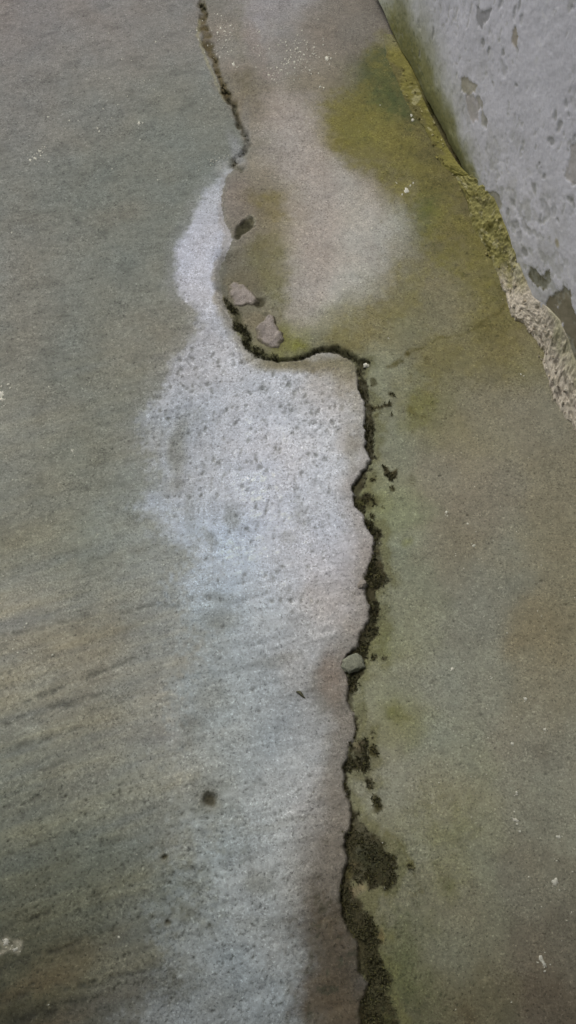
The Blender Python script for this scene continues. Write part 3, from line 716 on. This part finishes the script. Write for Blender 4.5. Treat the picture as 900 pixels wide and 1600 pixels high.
for px, py, rx, ry, a in [(756, 68, 4, 12, .6), (767, 80, 3, 9, .6), (787, 88, 5, 6, .6), (807, 84, 4, 5, .6), (771, 130, 5, 6, .6), (806, 133, 4, 5, .6), (866, 180, 5, 14, .65), (870, 200, 5, 12, .6), (861, 217, 7, 8, .6), (881, 165, 5, 6, .4), (883, 182, 4, 5, .5), (676, 52, 3, 11, .55), (655, 88, 2, 5, .5), (655, 40, 4, 5, .3),
                          (835, 296, 8, 9, .7), (842, 258, 3, 5, .6), (846, 264, 3, 4, .5), (850, 278, 3, 8, .6), (893, 318, 10, 9, .65), (872, 348, 4, 4, .7), (843, 342, 4, 8, .5), (794, 328, 5, 8, .6), (818, 395, 7, 9, .7), (898, 220, 4, 10, .5), (757, 190, 5, 10, .4), (812, 370, 8, 10, .45), (818, 352, 10, 12, .5), (826, 362, 8, 9, .5), (805, 350, 9, 9, .45),
                          (783, 8, 4, 16, .4), (812, 8, 4, 16, .5), (805, 20, 3, 18, .4), (815, 30, 4, 12, .35), (850, 330, 12, 16, .3), (865, 330, 10, 10, .3), (800, 318, 10, 8, .4), (788, 108, 8, 12, .25), (895, 10, 5, 5, .3)]:
    bare(P.blob(px, py, rx, ry, random.uniform(-.3, .3), 2, .3), (124, 122, 120), a, .0012)
bare(P.blob(870, 380, 6, 7, 0, 1, .5), (140, 130, 104), .8, 0)
grime = sstep(-.1, .8, fbm(PX, PZ, .05, 5, 251) + .5 * (1 - PZ / .25)) * (1 - sstep(.05, .42, PZ))
P.C *= (1 - .20 * grime[..., None] * np.array((.8, .8, 1.0)))
wear = fbm(PX, PZ, .014, 4, 221) + .45 * fbm(PX, PZ, .09, 2, 223)
band = np.interp(PX, (.45, .65, .9, 1.3), (0, .55, .75, .75)) * (1 - sstep(.04, .26, PZ))
wm = sstep(.62, .86, wear + band * .55) * (.35 + .65 * band)
chip = fbm(PX * 1.0, PZ * .55, .011, 4, 225) + .35 * fbm(PX, PZ, .12, 2, 227)
cm = sstep(.86, .96, chip) * (1 - .8 * al)
P.C = P.C * (1 - cm[..., None] * .45) + alb((142, 140, 136)) / .82 * cm[..., None] * .45
P.H -= .0006 * cm
P.C = P.C * (1 - wm[..., None] * .6) + alb((134, 133, 126)) / .82 * wm[..., None] * .6
P.H -= .0009 * wm
# darker olive line where the plaster ends over the gap
foot_line = (1 - sstep(.012, .034, PZ + P.wx[1] * 2)) * np.interp(PX, (.14, .26, .42, .58, .62), (0, .6, 1, 1, 0))
P.C = P.C * (1 - foot_line[..., None] * .7) + alb((70, 70, 40)) * foot_line[..., None] * .7
sp = fbm(PX, PZ, .007, 2, 231); spm = sstep(.55, .8, sp) * sstep(.2, 1.0, al) * .6
P.C = P.C * (1 - spm[..., None]) + alb((88, 92, 66)) * spm[..., None]
P.C *= (1 + .04 * fbm(PX, PZ, .006, 2, 233))[..., None]
P.C = np.clip(P.C, .004, .85)

wall = tag(empty('plaster_wall', (float(WA[0]), float(WA[1]), 0)), 'old white painted plaster wall with flaking patches and green algae at its foot', 'wall')
WLOC = np.array((WA[0], WA[1], 0.0))
def wall_xyz(s, z, h):
    return np.stack((WD[0] * s + WN[0] * h, WD[1] * s + WN[1] * h, z), -1)
zp = .010 + .006 * fbm(s_ax, s_ax * 0, .05, 3, 241) + np.interp(s_ax, (-.2, 0, .06, .12, .25, .4, .56, .60, .7), (.012, .010, .008, .004, .004, .008, .008, .0, -.02))
zz = PZ * 1.0
zmin = np.broadcast_to(zp[None, :], PZ.shape)
zz = np.where(PZ < .06, zmin + (PZ / .06) * (.06 - zmin), PZ)
front = wall_xyz(PX, zz, P.H)
back_rows = np.stack([wall_xyz(s_ax, zp + .001, np.full(s_ax.shape, -.022)), wall_xyz(s_ax, zp - .0005, np.full(s_ax.shape, -.004))])
allr = np.concatenate((back_rows, front), 0)
dark = np.broadcast_to(alb((86, 82, 66)), back_rows.shape)
cc = np.concatenate((dark, P.C), 0)
mesh_from('plaster', allr.reshape(-1, 3), grid_quads(*allr.shape[:2]), M_WALL, wall, {'stain': ('FLOAT_COLOR', cc.reshape(-1, 3))})
# masonry core behind the plaster
s0, s1 = float(s_ax[0]), float(s_ax[-1])
cv = []
for h in (-.020, -.22):
    for s_, z_ in ((s0, -.02), (s1, -.02), (s1, float(z_ax[-1])), (s0, float(z_ax[-1]))):
        cv.append(wall_xyz(np.array(s_), np.array(z_), np.array(h)))
mesh_from('masonry', np.array(cv), np.array([(0, 1, 2, 3), (7, 6, 5, 4), (0, 4, 5, 1), (1, 5, 6, 2), (2, 6, 7, 3), (3, 7, 4, 0)]), plain_material('damp_masonry', (.10, .095, .075), .2, size=60), wall, smooth=False)

# ------------------------------------------------------------------ unseen wall and roof, added only to shade the near floor
def box_obj(name, x0, x1, y0, y1, z0, z1, mat, parent=None):
    v = np.array([(x, y, z) for z in (z0, z1) for x, y in ((x0, y0), (x1, y0), (x1, y1), (x0, y1))])
    q = np.array([(3, 2, 1, 0), (4, 5, 6, 7), (0, 1, 5, 4), (1, 2, 6, 5), (2, 3, 7, 6), (3, 0, 4, 7)])
    return mesh_from(name, v, q, mat, parent, smooth=False)
tag(box_obj('added_shade_wall', -4, 3.2, -1.75, -1.5, -.01, 2.75, M_BLOCKER), 'plain grey wall added unseen behind the viewer to shade the floor', 'wall')
tag(box_obj('added_shade_roof', -4, 3.2, -1.76, SHADE_ROOF_Y, 2.75, 2.87, M_BLOCKER), 'flat grey roof slab added unseen overhead to shade the near floor', 'roof')

# ------------------------------------------------------------------ mortar fillet along the foot of the wall
fillet = tag(empty('mortar_fillet', (float(W(740, 300)[0]), float(W(740, 300)[1]), 0)), 'rough mortar fillet along wall foot, yellow-green above and crumbling pale below', 'mortar fillet')
FLOC = np.array(fillet.location)

def resample(pts, n):
    p = np.array(pts, float)
    d = np.concatenate(([0], np.cumsum(np.hypot(*np.diff(p, axis=0).T))))
    t = np.linspace(0, d[-1], n)
    return np.stack([np.interp(t, d, p[:, k]) for k in range(2)], -1)

def strip(foot_px, top_px, n, nt, thick, rough, seed, colour_fn, gap=None, label=None):
    A = resample([W(*p) for p in foot_px], n)                     # floor side, metres
    B = resample([wall_sz(*p) for p in top_px], n)                # wall side: along the wall, height
    Bz = np.maximum(B[:, 1], .006)
    B3 = np.stack((WA[0] + WD[0] * B[:, 0], WA[1] + WD[1] * B[:, 0]), -1)
    length = np.linalg.norm(A[-1] - A[0])
    S1 = np.linspace(0, length, n)
    wid = np.median(np.hypot(np.linalg.norm(B3 - A, axis=1), Bz))
    t = np.linspace(0, 1, nt)
    T2, S2 = np.meshgrid(t, S1, indexing='ij')
    U = T2 * wid                                                  # metres up the slope
    dirn = B3 - A; dirn = dirn / (np.linalg.norm(dirn, axis=1)[:, None] + 1e-9)
    jag = (fbm(S1, S1 * 0 + seed, .030, 4, seed) * 1.3 + fbm(S1, S1 * 0 + seed, .008, 2, seed + 1) * .7) * rough
    base = A[None] * (1 - t)[:, None, None] + B3[None] * t[:, None, None]
    base = base + dirn[None] * (jag[None, :] * np.exp(-t / .10)[:, None])[..., None]
    gz = np.array([ground_z(x, y) for x, y in base[0]]); gz = np.convolve(np.pad(gz, 20, mode='edge'), np.ones(41) / 41, 'valid')[None]
    prof = thick * (1 - np.exp(-t / .05))
    z = prof[:, None] * (1 - .4 * T2) + (t ** 1.3)[:, None] * Bz[None, :] - .004 * (T2 < .01) + gz * (1 - T2)
    lump_ = 1 - 2 * np.abs(fbm(S2, U, .020, 3, seed + 3))
    grit = fbm(S2, U, .0090, 3, seed + 5)
    nz = rough * (.6 * lump_ + .34 * grit + .6 * fbm(S2, U, .05, 2, seed + 7))
    env = np.minimum(1, T2 / .07) * np.minimum(1, (1 - T2) / .05 + .1)
    base = base + (WN * .55)[None, None] * (nz * env)[..., None]
    z = z + nz * env * .8
    if gap is not None:                                               # the wall edge drops away into the dark gap
        z = z - gap[None, :] * sstep(.86, 1.0, T2)
    t_end = np.concatenate((np.linspace(0, 1, 3), np.ones(n - 6), np.linspace(1, 0, 3)))
    z = z - (1 - t_end)[None, :] * .02
    pts = np.concatenate((base, z[..., None]), -1)
    last = pts[-1].copy(); last[:, :2] -= WN * .018; last[:, 2] -= .004   # a skirt into the wall recess closes the strip
    pts = np.concatenate((pts, last[None]), 0)
    ext = lambda q: np.concatenate((q, q[-1:]), 0)
    col = colour_fn(ext(S2), ext(U), ext(T2), ext(S2) / length, ext(nz) / rough)
    o = mesh_from('mortar_strip', (pts - FLOC).reshape(-1, 3), grid_quads(*pts.shape[:2])[:, ::-1], M_MORTAR, fillet, {'stain': ('FLOAT_COLOR', np.clip(col, .004, .85).reshape(-1, 3))})
    if label: o['label'] = label
    return pts

def crumbs(pts, count, t_lo, t_hi, s_lo, s_hi, size, colours, name, seed):
    """loose angular grains sitting on a strip"""
    r = np.random.default_rng(seed)
    nt, n = pts.shape[:2]
    ico = np.array([(0, 0, 1), (.94, 0, .3), (.3, .9, .25), (-.8, .55, .3), (-.75, -.6, .2), (.35, -.9, .3), (.1, .1, -.6)])
    tri = np.array([(0, 1, 2), (0, 2, 3), (0, 3, 4), (0, 4, 5), (0, 5, 1), (6, 2, 1), (6, 3, 2), (6, 4, 3), (6, 5, 4), (6, 1, 5)])
    vs, ts, cs = [], [], []
    for i in range(count):
        j = int((t_lo + (t_hi - t_lo) * r.random() ** 1.6) * (nt - 1)); k = int((s_lo + (s_hi - s_lo) * r.random()) * (n - 1))
        c = pts[j, k] + np.append(r.normal(0, .003, 2), 0)
        a = r.random() * 6.28; R = np.array(((math.cos(a), -math.sin(a), 0), (math.sin(a), math.cos(a), 0), (0, 0, 1)))
        sz = size * (.35 + 1.0 * r.random() ** 2.5)
        v = (ico * r.uniform(.7, 1.25, (7, 1)) * np.array((1, r.uniform(.6, 1), r.uniform(.5, .9)))) @ R.T * sz
        vs.append(v + c); ts.append(tri + 7 * i)
        cs.append(np.repeat(alb(colours[r.integers(len(colours))])[None] * r.uniform(.75, 1.2), 7, 0))
    o = mesh_from(name, np.concatenate(vs) - FLOC, np.concatenate(ts), M_MORTAR, fillet, {'stain': ('FLOAT_COLOR', np.clip(np.concatenate(cs), .004, .85))}, smooth=False)
    o['kind'] = 'stuff'

def mixc(c, col, m):
    return c * (1 - m[..., None]) + alb(col) * m[..., None]

def col_upper(x, y, t, s, nz):
    c = np.broadcast_to(alb((108, 102, 54)), x.shape + (3,)).copy()
    c *= (1 + .14 * fbm(x, y, .03, 4, 301) + .12 * fbm(x, y, .008, 3, 303))[..., None]
    c = mixc(c, (92, 86, 56), (1 - sstep(.05, .5, t + .35 * fbm(x, y, .03, 3, 305))) * .8)
    c = mixc(c, (152, 146, 112), sstep(.5, .85, fbm(x, y, .022, 3, 307)) * .75 * sstep(.3, .5, s))
    c = mixc(c, (124, 117, 64), sstep(.80, .95, s) * .8)
    c = mixc(c, (58, 56, 30), sstep(.86, .98, t) * sstep(.30, .55, s) * .85)
    c = mixc(c, (116, 112, 92), (1 - sstep(.03, .16, s)) * .6)
    return c

def col_lower(x, y, t, s, nz):
    c = np.broadcast_to(alb((124, 118, 74)), x.shape + (3,)).copy()
    k = sstep(.24, .36, s + .05 * fbm(x, y, .04, 3, 311) - .05 * (t - .4))
    c = c * (1 - k[..., None]) + alb((168, 158, 146)) * k[..., None]
    c *= (1 + .10 * fbm(x, y, .03, 4, 313) + .14 * fbm(x, y, .006, 3, 315))[..., None]
    c = mixc(c, (152, 145, 112), sstep(.35, .7, fbm(x, y, .02, 3, 317)) * (1 - k) * .8)
    c = mixc(c, (96, 90, 46), sstep(.3, .75, fbm(x, y, .03, 3, 319) + .5 * (.6 - t)) * (1 - k) * .75)
    c = mixc(c, (138, 136, 106), k * sstep(.45, .8, t) * sstep(-.2, .5, fbm(x, y, .05, 2, 321)) * .65)
    c = mixc(c, (98, 90, 84), sstep(.35, .62, fbm(x, y, .009, 3, 323) - .2 * nz) * k * (1 - .5 * t) * .75)
    c = mixc(c, (70, 66, 48), sstep(.66, .82, fbm(x, y, .016, 2, 325)) * .5)
    return c

n1 = 320
gap = np.interp(np.linspace(0, 1, n1), (0, .25, .45, .7, .95, 1), (0, 0, .006, .016, .020, .012))
up_pts = strip([(598, 52), (604, 90), (618, 122), (629, 150), (643, 175), (660, 196), (671, 216), (680, 240), (690, 258), (704, 268), (722, 281)],
      [(612, 54), (640, 104), (654, 128), (671, 167), (688, 203), (704, 233), (719, 255), (728, 266), (737, 274)], n1, 44, .0022, .0022, 331, col_upper, gap,
      'upper mortar strip overgrown yellow-green, ending in a broken lip')
low_pts = strip([(712, 274), (722, 298), (733, 335), (743, 365), (757, 387), (774, 420), (789, 455), (791, 472), (799, 495), (820, 508), (835, 530), (851, 553), (847, 568), (857, 592), (861, 620), (872, 636), (886, 657), (900, 674), (928, 735), (965, 820), (1010, 930)],
      [(738, 274), (768, 304), (783, 338), (795, 370), (806, 398), (818, 432), (833, 466), (855, 482), (873, 502), (885, 530), (893, 557), (906, 588), (934, 650), (970, 735), (1014, 840)], 800, 64, .005, .0036, 351, col_lower, None,
      'lower mortar strip, pale and crumbling at its floor edge')
crumbs(low_pts, 420, 0, .75, .27, .98, .0034, [(172, 164, 152), (150, 140, 126), (120, 110, 100), (164, 152, 136)], 'mortar_crumbs', 5)
crumbs(low_pts, 140, 0, .9, .02, .30, .0030, [(150, 142, 104), (112, 104, 60), (132, 124, 84)], 'mortar_crumbs', 6)
crumbs(up_pts, 130, 0, .8, .15, .98, .0026, [(150, 142, 104), (98, 90, 50), (126, 118, 68)], 'mortar_crumbs', 7)

# ------------------------------------------------------------------ moss growing in the crack
def build_moss():
    js, is_ = np.where(moss_all > .35)
    p = moss_all[js, is_]
    keep = rng.random(len(p)) < p * .62
    js, is_ = js[keep], is_[keep]
    vin = (Y[js, is_] > -.27) & (Y[js, is_] < 1.9)
    js, is_ = js[vin], is_[vin]
    n = len(js)
    base = np.stack((X[js, is_], Y[js, is_], F.H[js, is_]), -1) + np.concatenate((rng.normal(0, .0012, (n, 2)), np.zeros((n, 1))), 1)
    cl = fbm(base[:, 0], base[:, 1], .018, 3, 401)
    hgt = (.0014 + .0022 * rng.random(n)) * (1 + .8 * np.clip(cl, -.8, 1))
    vs, fs, cs = [], [], []
    for k in range(4):                                    # four little pointed leaves in each tuft
        a = rng.random(n) * 6.283; lean = .4 + .9 * rng.random(n)
        dx, dy = np.cos(a), np.sin(a); wd = hgt * .34
        b0 = base + np.stack((-dy * wd, dx * wd, np.full(n, -.0008)), -1)
        b1 = base + np.stack((dy * wd, -dx * wd, np.full(n, -.0008)), -1)
        tp = base + np.stack((dx * hgt * lean, dy * hgt * lean, hgt), -1)
        off = 3 * n * k
        vs += [np.stack((b0, b1, tp), 1).reshape(-1, 3)]
        fs += [off + np.arange(3 * n).reshape(-1, 3)]
        gl = daylight_share(base[:, 1])[:, None]
        c = (alb((50, 48, 33)) / gl) * (1 + .2 * rng.normal(0, 1, (n, 1)).clip(-1.5, 2)) * (1 + .25 * cl[:, None])
        g = (rng.random((n, 1)) < .16)
        c = np.where(g, alb((68, 66, 40)) / gl, c)
        cs += [np.repeat(c, 3, 0)]
    o = mesh_from('moss', np.concatenate(vs), np.concatenate(fs), M_MOSS, None, {'stain': ('FLOAT_COLOR', np.clip(np.concatenate(cs), .004, .5))}, smooth=False)
    tag(o, 'dark olive brown moss filling the long crack between the two slabs', 'moss', kind='stuff')
build_moss()

# ------------------------------------------------------------------ loose stones and chips
def lump(name, px, py, rx, ry, hz, mat, ang=0, seed=0, sink=.35, facet=.16, parent=None, dz=0.0, smooth=False):
    """an angular stone resting on the floor"""
    c = W(px, py); k = scale_at(px, py)
    ax, ay = rx * k[0], ry * k[1]
    me = bpy.data.meshes.new(name)
    import bmesh
    bm = bmesh.new()
    bmesh.ops.create_icosphere(bm, subdivisions=4, radius=1.0)
    r = random.Random(seed)
    planes = []
    for i in range(9):
        v = np.array((r.gauss(0, 1), r.gauss(0, 1), r.gauss(0, .8))); v /= np.linalg.norm(v)
        planes.append((v, r.uniform(.62, .9)))
    from mathutils import noise as mn, Vector
    for v in bm.verts:
        p = np.array(v.co)
        for n_, d_ in planes:
            e = p @ n_ - d_
            if e > 0: p = p - n_ * e * .92
        q = Vector(p) * 2.3 + Vector((seed * 3.1, 0, 0))
        p = p * (1 + .16 * mn.noise(q) + .11 * mn.noise(q * 2.7) + .07 * mn.noise(q * 6.1))
        v.co = (p[0] * ax * math.cos(ang) - p[1] * ay * math.sin(ang), p[0] * ax * math.sin(ang) + p[1] * ay * math.cos(ang), p[2] * hz)
    bm.to_mesh(me); bm.free()
    for pl in me.polygons: pl.use_smooth = smooth
    me.materials.append(mat)
    o = bpy.data.objects.new(name, me); COL.objects.link(o)
    o.location = (float(c[0]), float(c[1]), ground_z(c[0], c[1]) + hz * (1 - sink) + dz)
    o.parent = parent
    return o

tag(lump('pebble', 552, 1038, 18, 16, .0052, M_STONE, .4, 3, .5, smooth=True, dz=.0025), 'round grey stone wedged in the dark crack beside the slab lip', 'stone')
def broken_piece(name, outline, rise, tilt, seed, label):
    """a broken-off corner of the slab, sunk in dirt: rough top, ragged sides that run under the floor"""
    p = np.array([W(*q) for q in outline]); c = p.mean(0)
    lo, hi = p.min(0) - .012, p.max(0) + .012
    gx, gy = np.meshgrid(np.arange(lo[0], hi[0], .0016), np.arange(lo[1], hi[1], .0016))
    wx = gx + .0035 * fbm(gx, gy, .016, 3, seed); wy = gy + .0035 * fbm(gx, gy, .016, 3, seed + 1)
    d, ins = seg_dist(wx, wy, [tuple(q) for q in p], True)
    sd = np.where(ins, d, -d)
    m = sstep(-.004, .008, sd)
    z0 = np.array([[ground_z(a_, b_) for a_, b_ in zip(ra, rb)] for ra, rb in zip(gx, gy)])
    facet = np.maximum(fbm(gx, gy, .030, 2, seed + 2), fbm(gx, gy, .022, 2, seed + 3) - .2)
    top = rise * (.75 + .5 * facet) + ((gx - c[0]) * tilt[0] + (gy - c[1]) * tilt[1]) + .0007 * fbm(gx, gy, .007, 3, seed + 4)
    z = z0 * .4 + (z0.mean() * .6) + top * m - .006 * (1 - m)
    col = np.broadcast_to(alb((134, 125, 121)), gx.shape + (3,)) * (1 + .08 * fbm(gx, gy, .02, 3, seed + 5) + .08 * fbm(gx, gy, .006, 2, seed + 6))[..., None]
    dirt = np.clip(1 - sstep(.001, .011, sd) + .35 * sstep(.2, .8, fbm(gx, gy, .014, 3, seed + 7)), 0, 1) * .85
    col = col * (1 - dirt[..., None]) + alb((96, 90, 72)) * dirt[..., None]
    q = grid_quads(*gx.shape); keep = (sd.ravel() > -.010)[q].all(1)
    q = q[keep]; used = np.zeros(gx.size, bool); used[q.ravel()] = True; rm = np.cumsum(used) - 1
    co_ = (np.stack((gx, gy, z), -1) - np.array((c[0], c[1], z0.mean()))).reshape(-1, 3)
    o = mesh_from(name, co_[used], rm[q], M_FLOOR, None, {'stain': ('FLOAT_COLOR', np.clip(col, .004, .85).reshape(-1, 3)[used]), 'pore': ('FLOAT', np.zeros(used.sum()))})
    o.location = (float(c[0]), float(c[1]), float(z0.mean()))
    return tag(o, label, 'concrete chunk', 'broken pieces in the crack bend')
broken_piece('concrete_fragment', [(356, 446), (366, 436), (380, 440), (396, 456), (404, 468), (398, 478), (382, 481), (366, 477), (356, 462)], .0055, (.10, .05), 611, 'smaller pinkish broken concrete piece, upper of two in the crack bend')
broken_piece('concrete_fragment', [(408, 500), (420, 490), (430, 498), (440, 516), (446, 534), (434, 548), (414, 542), (400, 532), (398, 514)], .0065, (.08, .08), 631, 'larger pinkish broken concrete piece at the bottom of the crack bend')
tag(lump('stone_chip', 571, 575, 5, 3.5, .003, M_FLECK, .2, 12, .3), 'tiny pale stone chip at the corner where the crack turns down', 'stone chip')
tag(lump('stone_chip', 565, 914, 8, 6, .004, M_CHIP, .9, 14, .4, smooth=True), 'small pinkish chip clinging to the slab edge above the wide crack', 'stone chip')

# the twig
def twig():
    p0, p1 = W(463, 1081), W(477, 1090)
    n, k = 7, 6
    vs, fs = [], []
    for i in range(n):
        t = i / (n - 1)
        c = p0 * (1 - t) + p1 * t
        rr = .0011 + .0016 * math.sin(math.pi * min(1, t * 1.05 + .08))
        d = (p1 - p0) / np.linalg.norm(p1 - p0); nrm = np.array((-d[1], d[0]))
        off = nrm * .0012 * math.sin(t * 5)
        for j in range(k):
            a = 6.283 * j / k
            q = c + off + nrm * rr * math.cos(a)
            vs.append((q[0], q[1], ground_z(*c) + rr * .8 + rr * math.sin(a)))
    for i in range(n - 1):
        for j in range(k):
            fs.append((i * k + j, i * k + (j + 1) % k, (i + 1) * k + (j + 1) % k, (i + 1) * k + j))
    o = mesh_from('twig', np.array(vs) - np.array((p0[0], p0[1], 0)), np.array(fs), M_TWIG)
    o.location = (float(p0[0]), float(p0[1]), 0)
    tag(o, 'short dark twig lying on the white bloom left of the crack', 'twig')
twig()

# ------------------------------------------------------------------ splashes of paint and lime on the floor
def fleck_geo(px, py, r, seed):
    """a flat ragged splash with a few satellite drops"""
    rr = random.Random(seed)
    c0 = W(px, py); k = scale_at(px, py)
    vs, tri = [], []
    drops = [(0, 0, r)] + [(rr.gauss(0, r * 1.1), rr.gauss(0, r * 1.1), r * rr.uniform(.2, .45)) for _ in range(4 if r > 2.6 else 1)]
    for ox, oy, q in drops:
        n = 14 if q > 2.4 else 7
        c = c0 + np.array((ox * k[0], oy * k[1]))
        a0 = rr.random() * 6.28; el = rr.uniform(.5, .95)
        zc = ground_z(*c); o = len(vs)
        vs.append((c[0], c[1], zc + .0009))
        ph = [rr.uniform(.45, 1.25) for _ in range(n)]
        for f, z in ((.75, .0008), (1.0, -.0006)):
            for i in range(n):
                a = 6.283 * i / n
                x = math.cos(a) * q * f * ph[i]; y = math.sin(a) * q * f * ph[i] * el
                vs.append((c[0] + (x * math.cos(a0) - y * math.sin(a0)) * k[0], c[1] + (x * math.sin(a0) + y * math.cos(a0)) * k[1], zc + z))
        for i in range(n):
            a, b = o + 1 + i, o + 1 + (i + 1) % n
            tri += [(o, a, b), (a, a + n, b + n), (a, b + n, b)]
    return np.array(vs), np.array(tri)

BIG = [(805, 1281, 7), (807, 1238, 4), (868, 1378, 8), (873, 1308, 4), (850, 1506, 7), (846, 1497, 5), (10, 1472, 7), (24, 1484, 5), (707, 1045, 3.5), (768, 1060, 3), (821, 1092, 3.5), (801, 1162, 3.5), (851, 1140, 3.5), (698, 800, 3.5), (741, 852, 3), (2, 615, 6), (3, 624, 5),
       (511, 91, 3.5), (365, 102, 4), (635, 298, 6), (55, 247, 4), (62, 236, 3.5), (658, 177, 7), (217, 192, 3.5), (47, 250, 3.5), (113, 704, 3)]
for i, (px, py, r) in enumerate(BIG):
    v_, t_ = fleck_geo(px, py, r, 500 + i)
    mesh_from('paint_fleck', v_, t_, M_FLECK, floor)
small = [(870, 1345, 2), (895, 1362, 2), (826, 1370, 2), (893, 1425, 2.5), (846, 1417, 1.5), (737, 1277, 2), (736, 1214, 2), (674, 1255, 2), (686, 1223, 1.5), (799, 1566, 2), (712, 1577, 2), (724, 1068, 1.5), (763, 1153, 1.5), (683, 1108, 1.8), (699, 1195, 2), (722, 1166, 1.5), (725, 1034, 2), (643, 1031, 1.5), (792, 989, 2), (756, 963, 2), (753, 997, 1.5), (779, 919, 2), (748, 874, 2), (731, 818, 2), (712, 865, 1.5),
         (712, 868, 1.5), (725, 888, 1.5), (840, 955, 1.5), (846, 963, 1.5), (829, 1088, 1.5), (799, 1097, 1.5), (805, 1140, 1.5), (785, 1130, 1.5), (898, 934, 1.5), (891, 1217, 1.5), (833, 1215, 1.5), (866, 1342, 1.5), (760, 1210, 1.5),
         (75, 182, 2), (108, 188, 2), (122, 188, 1.5), (152, 200, 2), (155, 205, 2), (199, 150, 2), (184, 163, 1.5), (241, 140, 1.8), (247, 281, 2), (243, 65, 1.8), (297, 49, 2), (170, 52, 1.5), (190, 93, 2), (234, 125, 1.5), (250, 150, 1.5), (315, 155, 1.5), (256, 57, 1.3), (205, 95, 1.5), (219, 218, 1.5), (175, 263, 1.5), (312, 308, 1.2), (18, 363, 1.8),
         (76, 604, 1.8), (135, 600, 1.8), (140, 597, 1.5), (182, 603, 1.5), (147, 614, 1.5), (20, 750, 1.8), (50, 760, 1.6), (140, 768, 1.5), (80, 814, 2), (153, 835, 2), (133, 815, 1.4), (155, 930, 1.5), (115, 873, 1.4), (112, 655, 1.5), (37, 748, 1.5), (68, 700, 1.5), (5, 900, 2), (42, 975, 2.5), (38, 980, 2), (28, 1020, 2.5), (45, 1015, 2.5), (50, 1022, 2), (20, 1015, 2), (35, 1030, 2), (82, 1024, 3), (10, 1002, 2.5), (22, 1000, 2), (130, 1047, 2), (55, 1033, 2), (5, 1060, 2.5), (205, 1133, 2.5), (174, 1087, 1.5), (187, 1088, 1.5), (198, 1088, 1.5), (222, 1091, 1.5), (258, 1145, 2), (54, 1140, 2), (192, 1252, 2.5), (186, 1464, 3), (197, 1478, 1.5), (214, 1335, 2), (56, 1383, 1.5), (76, 1570, 2), (222, 1315, 1.5),
         (465, 75, 2.5), (475, 85, 2.5), (455, 90, 2.5), (460, 97, 3), (470, 93, 2), (448, 100, 2), (480, 66, 2), (440, 110, 2), (449, 115, 2.5), (478, 105, 2), (465, 55, 1.8), (472, 48, 1.8), (505, 70, 2), (497, 30, 1.5), (517, 91, 2.5), (420, 118, 2.5), (425, 124, 2), (432, 130, 2), (345, 45, 3), (352, 50, 2.5), (340, 52, 2.5), (362, 80, 2), (310, 62, 2.5), (308, 48, 2), (360, 52, 2), (405, 50, 2), (500, 135, 3), (506, 137, 2.5), (620, 286, 2), (428, 250, 1.8), (330, 250, 2), (338, 252, 1.8), (326, 250, 1.6), (350, 248, 1.8), (594, 164, 1.5),
         (645, 187, 3.5), (765, 303, 2), (598, 1317, 1.8), (601, 1388, 2.2), (553, 1416, 1.5), (569, 574, 1.8), (606, 532, 1.5), (814, 585, 2.2), (818, 588, 2)]
r5 = random.Random(99)
for i in range(60):
    small.append((r5.gauss(462, 26), r5.gauss(88, 18), r5.uniform(1.0, 2.4)))
for i in range(30):
    small.append((r5.gauss(350, 14), r5.gauss(55, 22), r5.uniform(1.0, 2.2)))
for i in range(14):
    small.append((r5.gauss(58, 14), r5.gauss(240, 6), r5.uniform(1.0, 2.0)))
for i in range(150):
    cx, cy, sp_ = r5.choice([(465, 90, 18), (355, 55, 18), (430, 120, 14), (780, 900, 90), (800, 1130, 70), (860, 1400, 60), (60, 1010, 36), (110, 200, 60), (200, 140, 40), (150, 610, 60), (60, 760, 50), (740, 1000, 80), (330, 252, 16), (700, 760, 80)])
    small.append((cx + r5.gauss(0, sp_), cy + r5.gauss(0, sp_ * .8), r5.uniform(.8, 1.5)))
vs, ts, o_ = [], [], 0
for i, (px, py, r) in enumerate(small):
    v_, t_ = fleck_geo(px, py, r * .85, 900 + i)
    vs.append(v_); ts.append(t_ + o_); o_ += len(v_)
tag(mesh_from('paint_flecks', np.concatenate(vs), np.concatenate(ts), M_FLECK, floor), kind='stuff')
